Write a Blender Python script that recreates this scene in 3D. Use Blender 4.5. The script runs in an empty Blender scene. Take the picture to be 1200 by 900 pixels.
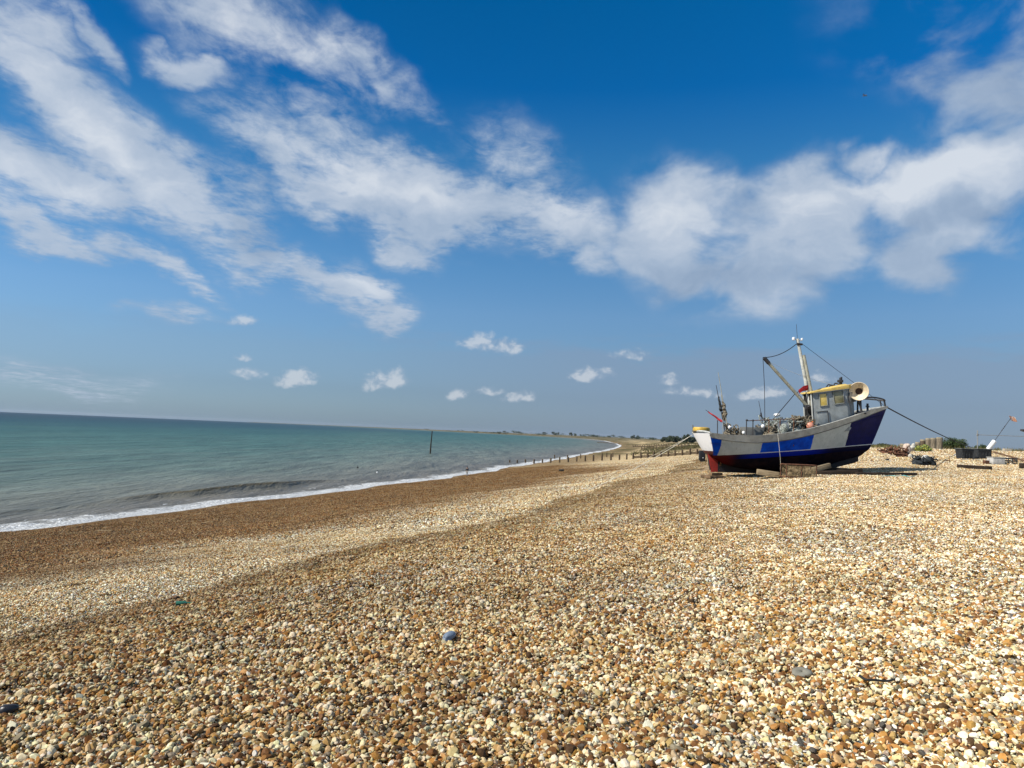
import bpy, bmesh, math, random
import numpy as np
from mathutils import Vector, Matrix, Euler

random.seed(7)
SC = bpy.context.scene
COL = SC.collection
rad = math.radians

# ---------------------------------------------------------------- camera
EYE = 7.5
FPX = 860.0
PITCH = rad(3.79)
ROLL = math.atan(.0417)
CAM = np.array([0., 0., EYE])
_F = np.array([0, math.cos(PITCH), math.sin(PITCH)])
_R = np.array([1., 0, 0])
_U = np.array([0, -math.sin(PITCH), math.cos(PITCH)])
_r = _R * math.cos(ROLL) + _U * math.sin(ROLL)
_u = _U * math.cos(ROLL) - _R * math.sin(ROLL)


def ray(px, py):
    return _F + (px - 600) / FPX * _r - (py - 450) / FPX * _u


cd = bpy.data.cameras.new('camera')
cam = bpy.data.objects.new('camera', cd)
COL.objects.link(cam)
cd.sensor_fit = 'HORIZONTAL'
cd.sensor_width = 36
cd.lens = 36 * FPX / 1200
cd.clip_start = .1
cd.clip_end = 60000
cam.matrix_world = Matrix(((_r[0], _u[0], -_F[0], 0), (_r[1], _u[1], -_F[1], 0), (_r[2], _u[2], -_F[2], EYE), (0, 0, 0, 1)))
SC.camera = cam
SC.view_settings.view_transform = 'Standard'
SC.view_settings.look = 'None'
SC.view_settings.exposure = .38
SC.view_settings.gamma = 1
SC.view_settings.use_curve_mapping = False
SC.cycles.max_bounces = 6
SC.cycles.diffuse_bounces = 1
SC.cycles.glossy_bounces = 3
SC.cycles.transmission_bounces = 4
SC.cycles.volume_bounces = 0
SC.cycles.use_denoising = True


# ---------------------------------------------------------------- node helpers
class NT:
    def __init__(self, tree):
        self.t = tree

    def n(self, typ, **kw):
        nd = self.t.nodes.new(typ)
        for k, v in kw.items():
            setattr(nd, k, v)
        return nd

    def l(self, a, b):
        self.t.links.new(a, b)

    def put(self, sock, v):
        if hasattr(v, 'is_output') or isinstance(v, bpy.types.NodeSocket):
            self.l(v, sock)
        elif v is not None:
            sock.default_value = v

    def math(self, op, a, b=None, c=None, clamp=False):
        m = self.n('ShaderNodeMath', operation=op, use_clamp=clamp)
        self.put(m.inputs[0], a)
        self.put(m.inputs[1], b)
        if c is not None:
            self.put(m.inputs[2], c)
        return m.outputs[0]

    def vmath(self, op, a, b=None, out=0):
        m = self.n('ShaderNodeVectorMath', operation=op)
        self.put(m.inputs[0], a)
        if b is not None:
            self.put(m.inputs[1], b)
        return m.outputs[out]

    def rng(self, v, a, b, c=0., d=1., smooth=True):
        m = self.n('ShaderNodeMapRange', interpolation_type='SMOOTHSTEP' if smooth else 'LINEAR')
        self.put(m.inputs['Value'], v)
        m.inputs['From Min'].default_value = a
        m.inputs['From Max'].default_value = b
        self.put(m.inputs['To Min'], c)
        self.put(m.inputs['To Max'], d)
        return m.outputs['Result']

    def noise(self, vec, scale, detail=4, rough=.55, dist=0., dim='3D'):
        m = self.n('ShaderNodeTexNoise', noise_dimensions=dim)
        if vec is not None:
            self.l(vec, m.inputs['Vector'])
        m.inputs['Scale'].default_value = scale
        m.inputs['Detail'].default_value = detail
        m.inputs['Roughness'].default_value = rough
        m.inputs['Distortion'].default_value = dist
        return m.outputs['Fac']

    def mapping(self, vec, loc=(0, 0, 0), rot=(0, 0, 0), scl=(1, 1, 1), typ='POINT'):
        m = self.n('ShaderNodeMapping', vector_type=typ)
        self.l(vec, m.inputs['Vector'])
        m.inputs['Location'].default_value = loc
        m.inputs['Rotation'].default_value = rot
        m.inputs['Scale'].default_value = scl
        return m.outputs[0]

    def mix(self, f, a, b, blend='MIX'):
        m = self.n('ShaderNodeMix', data_type='RGBA', blend_type=blend)
        self.put(m.inputs[0], f)
        self.put(m.inputs[6], col4(a))
        self.put(m.inputs[7], col4(b))
        return m.outputs[2]

    def ramp(self, f, stops, interp='LINEAR'):
        m = self.n('ShaderNodeValToRGB')
        cr = m.color_ramp
        cr.interpolation = interp
        while len(cr.elements) < len(stops):
            cr.elements.new(.5)
        for e, (p, c) in zip(cr.elements, stops):
            e.position = p
            e.color = col4(c)
        self.l(f, m.inputs[0])
        return m.outputs[0]

    def comb(self, x, y, z=0.):
        m = self.n('ShaderNodeCombineXYZ')
        for i, v in enumerate((x, y, z)):
            self.put(m.inputs[i], v)
        return m.outputs[0]

    def sep(self, v):
        m = self.n('ShaderNodeSeparateXYZ')
        self.l(v, m.inputs[0])
        return m.outputs

    def bump(self, h, strength=.5, dist=.02, normal=None):
        m = self.n('ShaderNodeBump')
        self.put(m.inputs['Strength'], strength)
        m.inputs['Distance'].default_value = dist
        self.l(h, m.inputs['Height'])
        if normal is not None:
            self.l(normal, m.inputs['Normal'])
        return m.outputs[0]


def col4(c):
    if isinstance(c, (tuple, list)) and len(c) == 3:
        return (c[0], c[1], c[2], 1.)
    return c


# ---------------------------------------------------------------- sun and sky
TO_SUN = Vector((-.93, -.37, 0)).normalized() * math.cos(rad(42)) + Vector((0, 0, math.sin(rad(42))))
sd = bpy.data.lights.new('sun', 'SUN')
sd.energy = 5.0
sd.angle = rad(.53)
sd.color = (1., .95, .87)
sun = bpy.data.objects.new('sun', sd)
COL.objects.link(sun)
sun.location = (-30, -20, 60)
sun.rotation_euler = TO_SUN.to_track_quat('Z', 'Y').to_euler()

W = bpy.data.worlds.new('World')
SC.world = W
W.use_nodes = True
W.node_tree.nodes.clear()
g = NT(W.node_tree)
out = g.n('ShaderNodeOutputWorld')
bg = g.n('ShaderNodeBackground')
bg.inputs['Strength'].default_value = .0768
g.l(bg.outputs[0], out.inputs[0])
sky = g.n('ShaderNodeTexSky', sky_type='NISHITA')
sky.sun_disc = False
sky.sun_elevation = rad(42)
sky.sun_rotation = -math.atan2(TO_SUN.x, TO_SUN.y)
sky.altitude = 0
sky.air_density = 1.
sky.dust_density = .6
sky.ozone_density = 3.
tc = g.n('ShaderNodeTexCoord')
D = g.vmath('NORMALIZE', tc.outputs['Generated'])
dx, dy, dz = g.sep(D)
el = g.math('ARCSINE', dz)
az = g.math('ARCTAN2', dx, dy)
SKY = [(0., (.48, .68, 1.1)), (.05, (.51, .63, .88)), (.10, (.70, .79, .94)), (.16, (.86, .95, 1.06)), (.22, (.80, 1.02, 1.12)), (.36, (.40, 1., 1.17)), (.45, (.05, .81, 1.17)), (.57, (.015, .82, 1.12)), (.70, (.62, .80, .92)), (1., (.7, .8, .88))]
# clear-air colour: the physical sky, deepened overhead as in a polarised phone picture, veiled near the horizon
hs = g.n('ShaderNodeHueSaturation')
hs.inputs['Saturation'].default_value = 1.22
hs.inputs['Value'].default_value = 1.43
g.l(sky.outputs[0], hs.inputs['Color'])
clear = g.mix(1., hs.outputs[0], g.ramp(g.rng(el, 0., 1.0, smooth=False), [(p, tuple(.7 * v for v in c)) for p, c in SKY]), 'MULTIPLY')

# cloud layer: drifting streets whose vanishing point lies to the right of centre
zz = g.math('MAXIMUM', g.math('ADD', dz, .05), .02)
P = g.comb(g.math('DIVIDE', dx, zz), g.math('DIVIDE', dy, zz), 0.)
Ps = g.mapping(P, rot=(0, 0, rad(9)), scl=(1., .55, 1.))
n_big = g.noise(Ps, 1.5, 5, .55, .3)
n_str = g.math('ADD', g.math('ADD', g.math('MULTIPLY', g.noise(Ps, 4.6, 4, .6, .3), .46), g.math('MULTIPLY', g.noise(g.mapping(P, rot=(0, 0, rad(-15)), scl=(1., .7, 1.)), 21., 4, .65, .4), .18)), g.math('MULTIPLY', g.noise(g.mapping(P, rot=(0, 0, rad(25)), scl=(1., .8, 1.)), 8.5, 5, .6, .6), .36))
A = g.comb(az, el, 0.)
n_puf = g.noise(g.mapping(A, scl=(1., 1.5, 1.)), 9., 6, .54, .3)
rgt = g.rng(az, .02, .22)
n_fine = g.math('ADD', g.math('MULTIPLY', n_str, g.math('SUBTRACT', 1., rgt)), g.math('MULTIPLY', n_puf, rgt))
wn = g.n('ShaderNodeTexNoise')
wn.inputs['Scale'].default_value = 9.
wn.inputs['Detail'].default_value = 5
g.l(A, wn.inputs['Vector'])
warp = g.vmath('SCALE', g.vmath('SUBTRACT', wn.outputs['Color'], (.5, .5, .5)))
warp.node.inputs['Scale'].default_value = .10
Aw = g.vmath('ADD', A, warp)
warp2 = g.vmath('SCALE', g.vmath('SUBTRACT', wn.outputs['Color'], (.5, .5, .5)))
warp2.node.inputs['Scale'].default_value = .03
Aw2 = g.vmath('ADD', A, warp2)


def azel(px, py):
    v = ray(px, py)
    v = v / np.linalg.norm(v)
    return math.atan2(v[0], v[1]), math.asin(v[2])


def blob(px, py, rx, ry, ang, w, base):
    a0, e0 = azel(px, py)
    c, s = math.cos(rad(ang)), math.sin(rad(ang))
    a1, e1 = azel(px + 8 * c, py + 8 * s)
    ce = math.cos(e0)
    th = math.atan2(e1 - e0, (a1 - a0))
    k = math.hypot(a1 - a0, e1 - e0) / 8
    sc = 1.22 if base is Aw else 1.25
    m = g.mapping(base, loc=(a0, e0, 0), rot=(0, 0, th), scl=(rx * k * sc, ry * k * sc, 1), typ='TEXTURE')
    L = g.vmath('LENGTH', m, out=1)
    v_ = g.rng(L, 1.6, .0, 0., w)
    if base is Aw2:      # fair-weather cumulus: level base
        v_ = g.math('MULTIPLY', v_, g.rng(g.sep(m)[1], -1., -.25))
    return v_


BIG = [(60, 90, 130, 50, 48, .95), (175, 190, 160, 50, 42, 1.05), (50, 195, 130, 46, 14, .95), (60, 262, 140, 26, 20, .95),
       (185, 312, 85, 15, 22, .8), (30, 18, 80, 46, 20, .9), (115, 35, 50, 16, 45, .95), (225, 70, 52, 19, 25, .95), (270, 250, 60, 62, 30, .7),
       (300, 25, 120, 40, 20, .85), (360, 55, 105, 36, 35, .85), (440, 78, 95, 24, 38, .75), (375, 150, 110, 40, 35, .75),
       (455, 215, 150, 48, 20, 1.15), (330, 190, 100, 28, 40, .95), (570, 242, 120, 40, 8, 1.05), (670, 258, 80, 36, 5, .95),
       (385, 330, 80, 30, 28, .9), (320, 305, 66, 30, 20, .9), (452, 378, 24, 14, 10, .9), (438, 342, 26, 18, 20, .9), (470, 285, 46, 28, 20, .85),
       (692, 296, 32, 20, 15, .8),
       (800, 268, 72, 60, 20, 1.25), (865, 292, 120, 66, 5, 1.15), (945, 262, 84, 58, 10, 1.15), (920, 325, 60, 32, 0, .8),
       (1120, 215, 110, 46, -10, 1.6), (1185, 215, 60, 50, 0, 1.1), (1062, 292, 56, 42, 30, .9), (1135, 262, 110, 36, -8, 1.0), (1022, 187, 30, 20, 0, .9),
       (1150, 135, 95, 55, -20, .62), (1090, 55, 130, 65, 15, .48), (960, 190, 45, 18, -10, .5), (600, 180, 80, 34, 25, .48), (1190, 40, 60, 60, 0, .5),
       (205, 360, 60, 12, 3, .5), (60, 440, 150, 22, 4, .5)]
SMALL = [(560, 404, 17, 12, 0, 1.), (595, 410, 15, 9, 0, 1.), (347, 441, 22, 11, 0, 1.1), (290, 435, 16, 8, 0, .8), (286, 417, 10, 6, 0, .6), (287, 375, 16, 8, 0, .8),
         (455, 446, 24, 13, -8, .95), (540, 464, 12, 7, 0, .8), (572, 458, 15, 6, 0, .7), (607, 465, 19, 7, 0, .9), 
         (693, 440, 21, 8, 0, 1.), (740, 418, 26, 8, 0, .5), (783, 446, 13, 8, 0, .8), (808, 459, 28, 7, 0, .75), (893, 461, 26, 8, -5, 1.), (960, 443, 20, 7, 0, .7), ]
M = None
for b in BIG:
    v = blob(*b, Aw)
    M = v if M is None else g.math('MAXIMUM', M, v)
Ms = None
for b in SMALL:
    v = blob(*b, Aw2)
    Ms = v if Ms is None else g.math('MAXIMUM', Ms, v)
# unseen broken cloud overhead, behind and beside this view, added to neutralise blue skylight
M = g.math('MAXIMUM', M, g.math('MULTIPLY', g.math('MAXIMUM', g.rng(el, .56, .75), g.rng(g.math('ABSOLUTE', az), .72, .95)), .40))
nsum = g.math('ADD', g.math('MULTIPLY', g.math('SUBTRACT', n_big, .5), 1.2), g.math('MULTIPLY', g.math('SUBTRACT', n_fine, .5), 2.5))
dens = g.rng(g.math('ADD', g.math('MULTIPLY', M, 1.0), g.math('MULTIPLY', nsum, g.rng(M, .06, .5, 0., 1.))), .10, .92)
An = g.noise(g.mapping(A, scl=(1., 1.3, 1.)), 55., 5, .6, .3)
dsm = g.rng(g.math('ADD', Ms, g.math('MULTIPLY', g.math('SUBTRACT', An, .5), 1.7)), .16, .95)
dsm = g.math('MULTIPLY', dsm, g.rng(Ms, .04, .25))
# thin stratus veil low over the right of the view, and its ragged upper edge
veil = g.math('MULTIPLY', g.rng(g.math('ADD', el, g.math('MULTIPLY', g.math('SUBTRACT', g.noise(g.mapping(A, scl=(5., 22., 1.)), 1.6, 6, .6), .5), .10)), .135, .10), g.rng(az, -.25, .25, .15, .55))
n_sh = g.noise(g.mapping(Aw, scl=(7., 12., 1.)), 1.5, 5, .6)
LIT = [(1115, 202, 95, 26, -8, 1.3), (1040, 188, 30, 14, 0, .7), (790, 245, 60, 26, 15, .6), (930, 245, 60, 26, 0, .5), (450, 215, 110, 30, 18, .7), (130, 170, 120, 26, 42, .6), (350, 45, 110, 30, 30, .6), (60, 200, 90, 26, 10, .6), (430, 342, 30, 14, 20, .6), (640, 250, 70, 20, 5, .5)]
DIM = [(1130, 246, 100, 13, -10, 1.), (1090, 290, 60, 26, 10, .5), (860, 325, 120, 22, 5, .8), (875, 262, 26, 40, 0, .5), (560, 262, 100, 14, 8, .7), (310, 260, 40, 40, 30, .6), (1130, 100, 110, 70, 0, .8), (470, 250, 80, 14, 15, .5)]
lit = dim = None
for b in LIT:
    v = blob(*b, Aw)
    lit = v if lit is None else g.math('MAXIMUM', lit, v)
for b in DIM:
    v = blob(*b, Aw)
    dim = v if dim is None else g.math('MAXIMUM', dim, v)
tone_c = g.math('ADD', g.math('MULTIPLY', g.math('SUBTRACT', n_sh, .5), 2.6), g.math('ADD', g.math('MULTIPLY', g.math('SUBTRACT', lit, dim), 1.0), g.math('MULTIPLY', g.math('SUBTRACT', dens, .6), .5)))
ccol = g.ramp(g.rng(tone_c, -1., 1.15, smooth=False), [(0., (.29, .38, .52)), (.42, (.41, .50, .63)), (.72, (.55, .62, .72)), (1., (.75, .79, .84))])
ccol = g.mix(1., ccol, (.1, .1, .1), 'DIVIDE')
c1 = g.mix(g.math('MULTIPLY', veil, 1.), clear, (2.45, 3.2, 4.5))
c2 = g.mix(g.math('MULTIPLY', dens, .86), c1, ccol)
scol = g.mix(g.rng(g.math('ADD', An, g.math('MULTIPLY', g.math('SUBTRACT', Ms, .5), .3)), .42, .66), (3.9, 4.7, 5.9), (6.6, 7.0, 7.5))
c3 = g.mix(g.math('MULTIPLY', dsm, .64), c2, scol)
g.l(c3, bg.inputs['Color'])
W.cycles.sampling_method = 'MANUAL'
W.cycles.sample_map_resolution = 512
SEA_RAMP = [(0., (0.1360, 0.1200, 0.0920)), (.20, (0.1280, 0.1200, 0.1000)), (.32, (0.1250, 0.1330, 0.1080)), (.42, (0.0900, 0.1260, 0.1040)), (.52, (0.0480, 0.1060, 0.0880)), (.60, (0.0290, 0.0870, 0.0760)), (.68, (0.0080, 0.0464, 0.0560)), (.80, (0.0024, 0.0208, 0.0352)), (1., (0.0032, 0.0240, 0.0416))]
SEA_ROUGH = .35
SEA_SPEC = .07
HAZE = .00002


# ---------------------------------------------------------------- object helpers
def link(o, parent=None):
    COL.objects.link(o)
    if parent is not None:
        o.parent = parent
    return o


def tag(o, label=None, cat=None, group=None, kind=None):
    if label:
        o['label'] = label
    if cat:
        o['category'] = cat
    if group:
        o['group'] = group
    if kind:
        o['kind'] = kind
    return o


def empty(name, label, cat, loc=(0, 0, 0), rz=0., group=None):
    o = bpy.data.objects.new(name, None)
    o.empty_display_size = .1
    o.location = loc
    o.rotation_euler = (0, 0, rz)
    link(o)
    return tag(o, label, cat, group)


def np_mesh(name, verts, faces, smooth=True):
    """verts (n,3), faces (m,k) arrays of one size"""
    me = bpy.data.meshes.new(name)
    v = np.asarray(verts, np.float32)
    f = np.asarray(faces, np.int32)
    me.vertices.add(len(v))
    me.vertices.foreach_set('co', v.ravel())
    me.loops.add(f.size)
    me.loops.foreach_set('vertex_index', f.ravel())
    me.polygons.add(len(f))
    me.polygons.foreach_set('loop_start', np.arange(0, f.size, f.shape[1], dtype=np.int32))
    me.polygons.foreach_set('use_smooth', np.full(len(f), smooth))
    me.update(calc_edges=True)
    return me


def attr(me, name, vals):
    a = me.attributes.new(name, 'FLOAT', 'POINT')
    a.data.foreach_set('value', np.asarray(vals, np.float32).ravel())


# ---------------------------------------------------------------- materials
def new_mat(name):
    m = bpy.data.materials.new(name)
    m.use_nodes = True
    m.node_tree.nodes.clear()
    q = NT(m.node_tree)
    o = q.n('ShaderNodeOutputMaterial')
    b = q.n('ShaderNodeBsdfPrincipled')
    q.l(b.outputs[0], o.inputs[0])
    return m, q, b


MATS = {}


def paint(name, c, rough=.5, metal=0., var=.18, scale=3., spec=.4, bump=.15, dirt=None, dirt_amt=.4):
    """weathered plain surface: colour with patchy fade, grain and optional dirt blotches"""
    if name in MATS:
        return MATS[name]
    m, q, b = new_mat(name)
    t = q.n('ShaderNodeTexCoord').outputs['Object']
    n1 = q.noise(t, scale, 6, .6)
    n2 = q.noise(t, scale * 9, 4, .6)
    lo = tuple(max(0, v * (1 - var * 1.4)) for v in c)
    hi = tuple(min(1, v * (1 + var)) for v in c)
    base = q.mix(q.rng(n1, .3, .7), lo, hi)
    if dirt:
        n3 = q.noise(t, scale * 2.3, 7, .65)
        base = q.mix(q.math('MULTIPLY', q.rng(n3, .52, .68), dirt_amt), base, dirt)
    q.l(base, b.inputs['Base Color'])
    q.l(q.rng(n2, .3, .7, max(0, rough - .1), min(1, rough + .12)), b.inputs['Roughness'])
    b.inputs['Metallic'].default_value = metal
    b.inputs['Specular IOR Level'].default_value = spec
    if bump:
        q.l(q.bump(n2, bump, .01), b.inputs['Normal'])
    MATS[name] = m
    return m


def wood(name, c1, c2, scale=4., axis=0):
    if name in MATS:
        return MATS[name]
    m, q, b = new_mat(name)
    t = q.n('ShaderNodeTexCoord').outputs['Object']
    s = [6., 6., 6.]
    s[axis] = .5
    n1 = q.noise(q.mapping(t, scl=s), scale, 6, .65)
    n2 = q.noise(t, 2.2, 4)
    base = q.mix(q.rng(n1, .35, .65), c1, c2)
    base = q.mix(q.rng(n2, .5, .75, 0, .5), base, tuple(v * .5 for v in c1))
    q.l(base, b.inputs['Base Color'])
    b.inputs['Roughness'].default_value = .85
    b.inputs['Specular IOR Level'].default_value = .2
    q.l(q.bump(n1, .5, .01), b.inputs['Normal'])
    MATS[name] = m
    return m


# ---------------------------------------------------------------- the lie of the land
_WY = np.array([-400, -200, -100, 0, 20, 46.2, 54, 61.7, 72.8, 85.5, 103.4, 113.9, 124.8, 153.7, 177.4, 221.5, 293.4, 398, 519, 676, 860, 1300, 1843, 2240, 2615, 3272, 5399, 8000, 12000, 30000])
_WX = np.array([-205, -127, -88, -49, -41.2, -31.2, -29, -26.3, -22.8, -19.2, -13.7, -10.7, -6.9, -.7, 4.9, 15.3, 30, 53, 77, 103, 125, 168, 183, 136, 8, -219, -800, -1860, -4500, -20000])


def shore_x(y):
    return np.interp(y, _WY, _WX)


_PS = np.array([-300, -80, -30, -8, 0, 10, 20, 27, 36, 40.2, 41.2, 42.6, 43.6, 46, 50, 60, 75, 110, 400, 3000])
_PZ = np.array([-6, -4, -2.2, -.75, 0, 1.12, 2.25, 3.15, 4.45, 4.95, 5.13, 5.42, 5.55, 5.74, 6.0, 6.24, 6.4, 6.4, 5.6, 5.2])


def _h2(i, j):
    v = np.sin(i * 127.1 + j * 311.7) * 43758.5453
    return v - np.floor(v)


def vnoise(x, y):
    i, j = np.floor(x), np.floor(y)
    a, b = x - i, y - j
    a, b = a * a * (3 - 2 * a), b * b * (3 - 2 * b)
    return ((_h2(i, j) * (1 - a) + _h2(i + 1, j) * a) * (1 - b) + (_h2(i, j + 1) * (1 - a) + _h2(i + 1, j + 1) * a) * b) - .5


def sstep(x, a, b):
    t = np.clip((x - a) / (b - a), 0, 1)
    return t * t * (3 - 2 * t)


def inland(x, y):
    """metres inland of the water's edge"""
    x = np.asarray(x, float)
    y = np.asarray(y, float)
    return (x - shore_x(y)) + .5 * np.sin(y * .21) + .35 * np.sin(y * .47 + 1.) + 1.4 * vnoise(y * .09, x * 0.)


def height(x, y):
    x = np.asarray(x, float)
    y = np.asarray(y, float)
    s = inland(x, y)
    wob = .8 * vnoise(x * .13 + 3, y * .13) + .5 * vnoise(x * .6, y * .6 + 9)
    z = np.interp(s + wob * sstep(s, 33, 39) * (1 - sstep(s, 46, 52)), _PS, _PZ)
    z = z + np.interp(y, [0, 60, 120, 190, 300, 1000], [0, .1, -.3, -.9, -1.2, -1.5]) * np.clip(s / 40, 0, 1)
    z = z + np.interp(y, [0, 30, 36, 45, 55, 75, 150, 250], [0, .15, .45, .78, 1.2, 1.25, .9, 0]) * sstep(s, 46, 56)
    r = np.hypot(x, y)
    k = sstep(s, -4, 6) * (1 - sstep(r, 150, 500))
    z = z + k * (.10 * vnoise(x * .35, y * .35) + .05 * vnoise(x * 1.1 + 5, y * 1.1) + .03 * vnoise(x * 2.7, y * 2.7))
    # shingle banked up where the hull lies
    z = z + .16 * np.exp(-((x - 12.4) / 3.6) ** 2 - ((y - 33.6) / 1.1) ** 2)
    # a faint swash ridge half way down the beach face
    z = z + .10 * np.exp(-((s - 12 - 2 * vnoise(y * .05, y * 0)) / 1.6) ** 2)
    return z


def ground(px, py, dmin=2., dmax=9000.):
    """where the sight line through a place in the photograph meets the beach"""
    v = ray(px, py)
    t = np.geomspace(dmin, dmax, 6000)
    P = CAM[None] + t[:, None] * v[None]
    h = height(P[:, 0], P[:, 1])
    k = np.argmax(P[:, 2] < h)
    if P[k, 2] >= h[k]:
        k = len(t) - 1
    a, b = t[max(0, k - 1)], t[k]
    for _ in range(30):
        m = .5 * (a + b)
        Q = CAM + m * v
        if Q[2] < height(Q[0], Q[1]):
            b = m
        else:
            a = m
    Q = CAM + b * v
    return float(Q[0]), float(Q[1]), float(height(Q[0], Q[1]))


def at_depth(px, py, Y):
    v = ray(px, py)
    Q = CAM + v * (Y / v[1])
    return Vector(Q)


def drop(px, Y, sink=0.):
    """on the ground under the sight line of image column px at distance Y"""
    py = 500.
    for _ in range(4):
        q = at_depth(px, py, Y)
        z = float(height(q.x, q.y))
        w = np.array([q.x, q.y, z]) - CAM
        py = 450 - FPX * w.dot(_u) / w.dot(_F)
        q = at_depth(px, py, Y)
    return Vector((q.x, q.y, float(height(q.x, q.y)) - sink))


# ---------------------------------------------------------------- shingle colours
STONES = [((.55, .44, .27), .18), ((.74, .67, .52), .22), ((.43, .30, .135), .16), ((.37, .20, .066), .15), ((.17, .082, .032), .12),
          ((.27, .245, .205), .07), ((.085, .08, .08), .035), ((.09, .055, .030), .10), ((.80, .77, .70), .08)]
STONES = [((min(.86, r_ * 1.14), min(.82, g_ * 1.10), min(.73, b_ * .96)), w_) for (r_, g_, b_), w_ in STONES]
_SC = np.array([s[0] for s in STONES])
_SP = np.array([s[1] for s in STONES])
_SP = _SP / _SP.sum()

# ground: one sheet out to the horizon
nr = 300
rr = np.concatenate([[0.], np.geomspace(.6, 12000, nr)])
th_f = np.radians(np.arange(-50, 50.01, .4))
th_b = np.radians(np.arange(52.5, 308, 3.))
th = np.concatenate([th_f, th_b])
nth = len(th)
X = (rr[1:, None] * np.sin(th)[None]).ravel()
Y = (rr[1:, None] * np.cos(th)[None]).ravel()
X = np.concatenate([[0.], X])
Y = np.concatenate([[0.], Y])
Z = height(X, Y)
S = inland(X, Y)
Z = Z - .045 * sstep(S, 32, 36) * (1 - sstep(np.hypot(X, Y), 20, 44))   # room for the loose stones that lie on it
i = np.arange(nr - 1)[:, None] * nth + 1
j = np.arange(nth)[None]
a = i + j
b = i + (j + 1) % nth
quads = np.stack([a, a + nth, b + nth, b], -1).reshape(-1, 4)
me = np_mesh('beach', np.stack([X, Y, Z], -1), quads)
attr(me, 'inland', S)
tri = bmesh.new()
tri.from_mesh(me)
tri.verts.ensure_lookup_table()
for k in range(nth):
    tri.faces.new((tri.verts[0], tri.verts[1 + k], tri.verts[1 + (k + 1) % nth]))
bmesh.ops.recalc_face_normals(tri, faces=tri.faces)
tri.to_mesh(me)
tri.free()
beach = link(bpy.data.objects.new('beach', me))
tag(beach, 'broad shingle beach sloping from the stony bank down to the sea', 'beach', kind='structure')

m, q, b = new_mat('shingle')
pos = q.n('ShaderNodeNewGeometry').outputs['Position']
s_in = q.n('ShaderNodeAttribute', attribute_name='inland').outputs['Fac']
flat = q.mapping(pos, scl=(1, 1, .4))


def cells(scale):
    v = q.n('ShaderNodeTexVoronoi', feature='F1')
    v.inputs['Scale'].default_value = scale
    v.inputs['Randomness'].default_value = 1.
    q.l(flat, v.inputs['Vector'])
    return v


va = cells(26.)
vb = cells(9.)
vc = cells(70.)
stops = []
acc = 0.
for (c, p) in STONES:
    stops.append((acc, c))
    acc += p / sum(s[1] for s in STONES)
ra, _, _ = q.sep(va.outputs['Color'])
rb, _, _ = q.sep(vb.outputs['Color'])
rc, _, _ = q.sep(vc.outputs['Color'])
coarse = q.mix(.35, q.ramp(ra, stops, 'CONSTANT'), q.ramp(rb, stops, 'CONSTANT'))
fine = q.mix(.5, q.ramp(rc, stops, 'CONSTANT'), (.50, .37, .19))
big = q.noise(q.mapping(pos, rot=(0, 0, rad(17)), scl=(.9, .10, 1.)), .55, 6, .6)
mid = q.noise(q.mapping(pos, rot=(0, 0, rad(17)), scl=(1., .25, 1.)), 1.6, 6, .65)
small = q.noise(pos, 5., 5, .6)
s2 = q.math('ADD', s_in, q.math('MULTIPLY', q.math('SUBTRACT', big, .5), 9.))
s2 = q.math('ADD', s2, q.rng(q.sep(pos)[1], 95., 150., 0., 18.))
wet = q.rng(s2, 40., 29.)                       # darker brown, damp grit towards the water
wetc = q.mix(q.rng(mid, .35, .7), (.075, .042, .014), (.150, .090, .034))
wetc = q.mix(.25, wetc, q.ramp(rc, stops, 'CONSTANT'))
base = q.mix(q.rng(s_in, 40., 41.5), fine, coarse)
tone = q.rng(q.noise(pos, .35, 5, .6), .3, .75, .82, 1.14)
base = q.mix(1., base, q.comb(tone, tone, tone), 'MULTIPLY')
face = q.math('MULTIPLY', q.rng(s_in, 40., 40.6), q.rng(s_in, 47., 42.2))
base = q.mix(q.math('MULTIPLY', face, .55), base, (.20, .12, .065))
base = q.mix(q.math('MULTIPLY', wet, .88), base, wetc)
soaked = q.rng(s_in, 1.6, .0)
base = q.mix(q.math('MULTIPLY', soaked, .6), base, (.095, .055, .028))
# scrub and drift on the far shingle bank
far = q.math('MULTIPLY', q.rng(q.sep(pos)[1], 215., 300.), q.rng(s2, 14., 26.))
wide = q.math('MULTIPLY', q.rng(q.sep(pos)[1], 700., 1500.), q.rng(s2, 12., 30.))
base = q.mix(q.math('MULTIPLY', wide, .85), base, (.10, .095, .065))
base = q.mix(q.math('MULTIPLY', far, q.rng(q.noise(q.mapping(pos, scl=(1, .3, 1)), .06, 6, .65), .42, .58)), base, (.085, .072, .030))
q.l(base, b.inputs['Base Color'])
b.inputs['Roughness'].default_value = .9
b.inputs['Specular IOR Level'].default_value = .05
h = q.math('ADD', q.math('MULTIPLY', va.outputs['Distance'], -1.), q.math('MULTIPLY', vc.outputs['Distance'], -.4))
h2 = q.math('ADD', h, q.math('MULTIPLY', small, .5))
q.l(q.bump(h2, .9, .04), b.inputs['Normal'])
me.materials.append(m)

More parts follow.
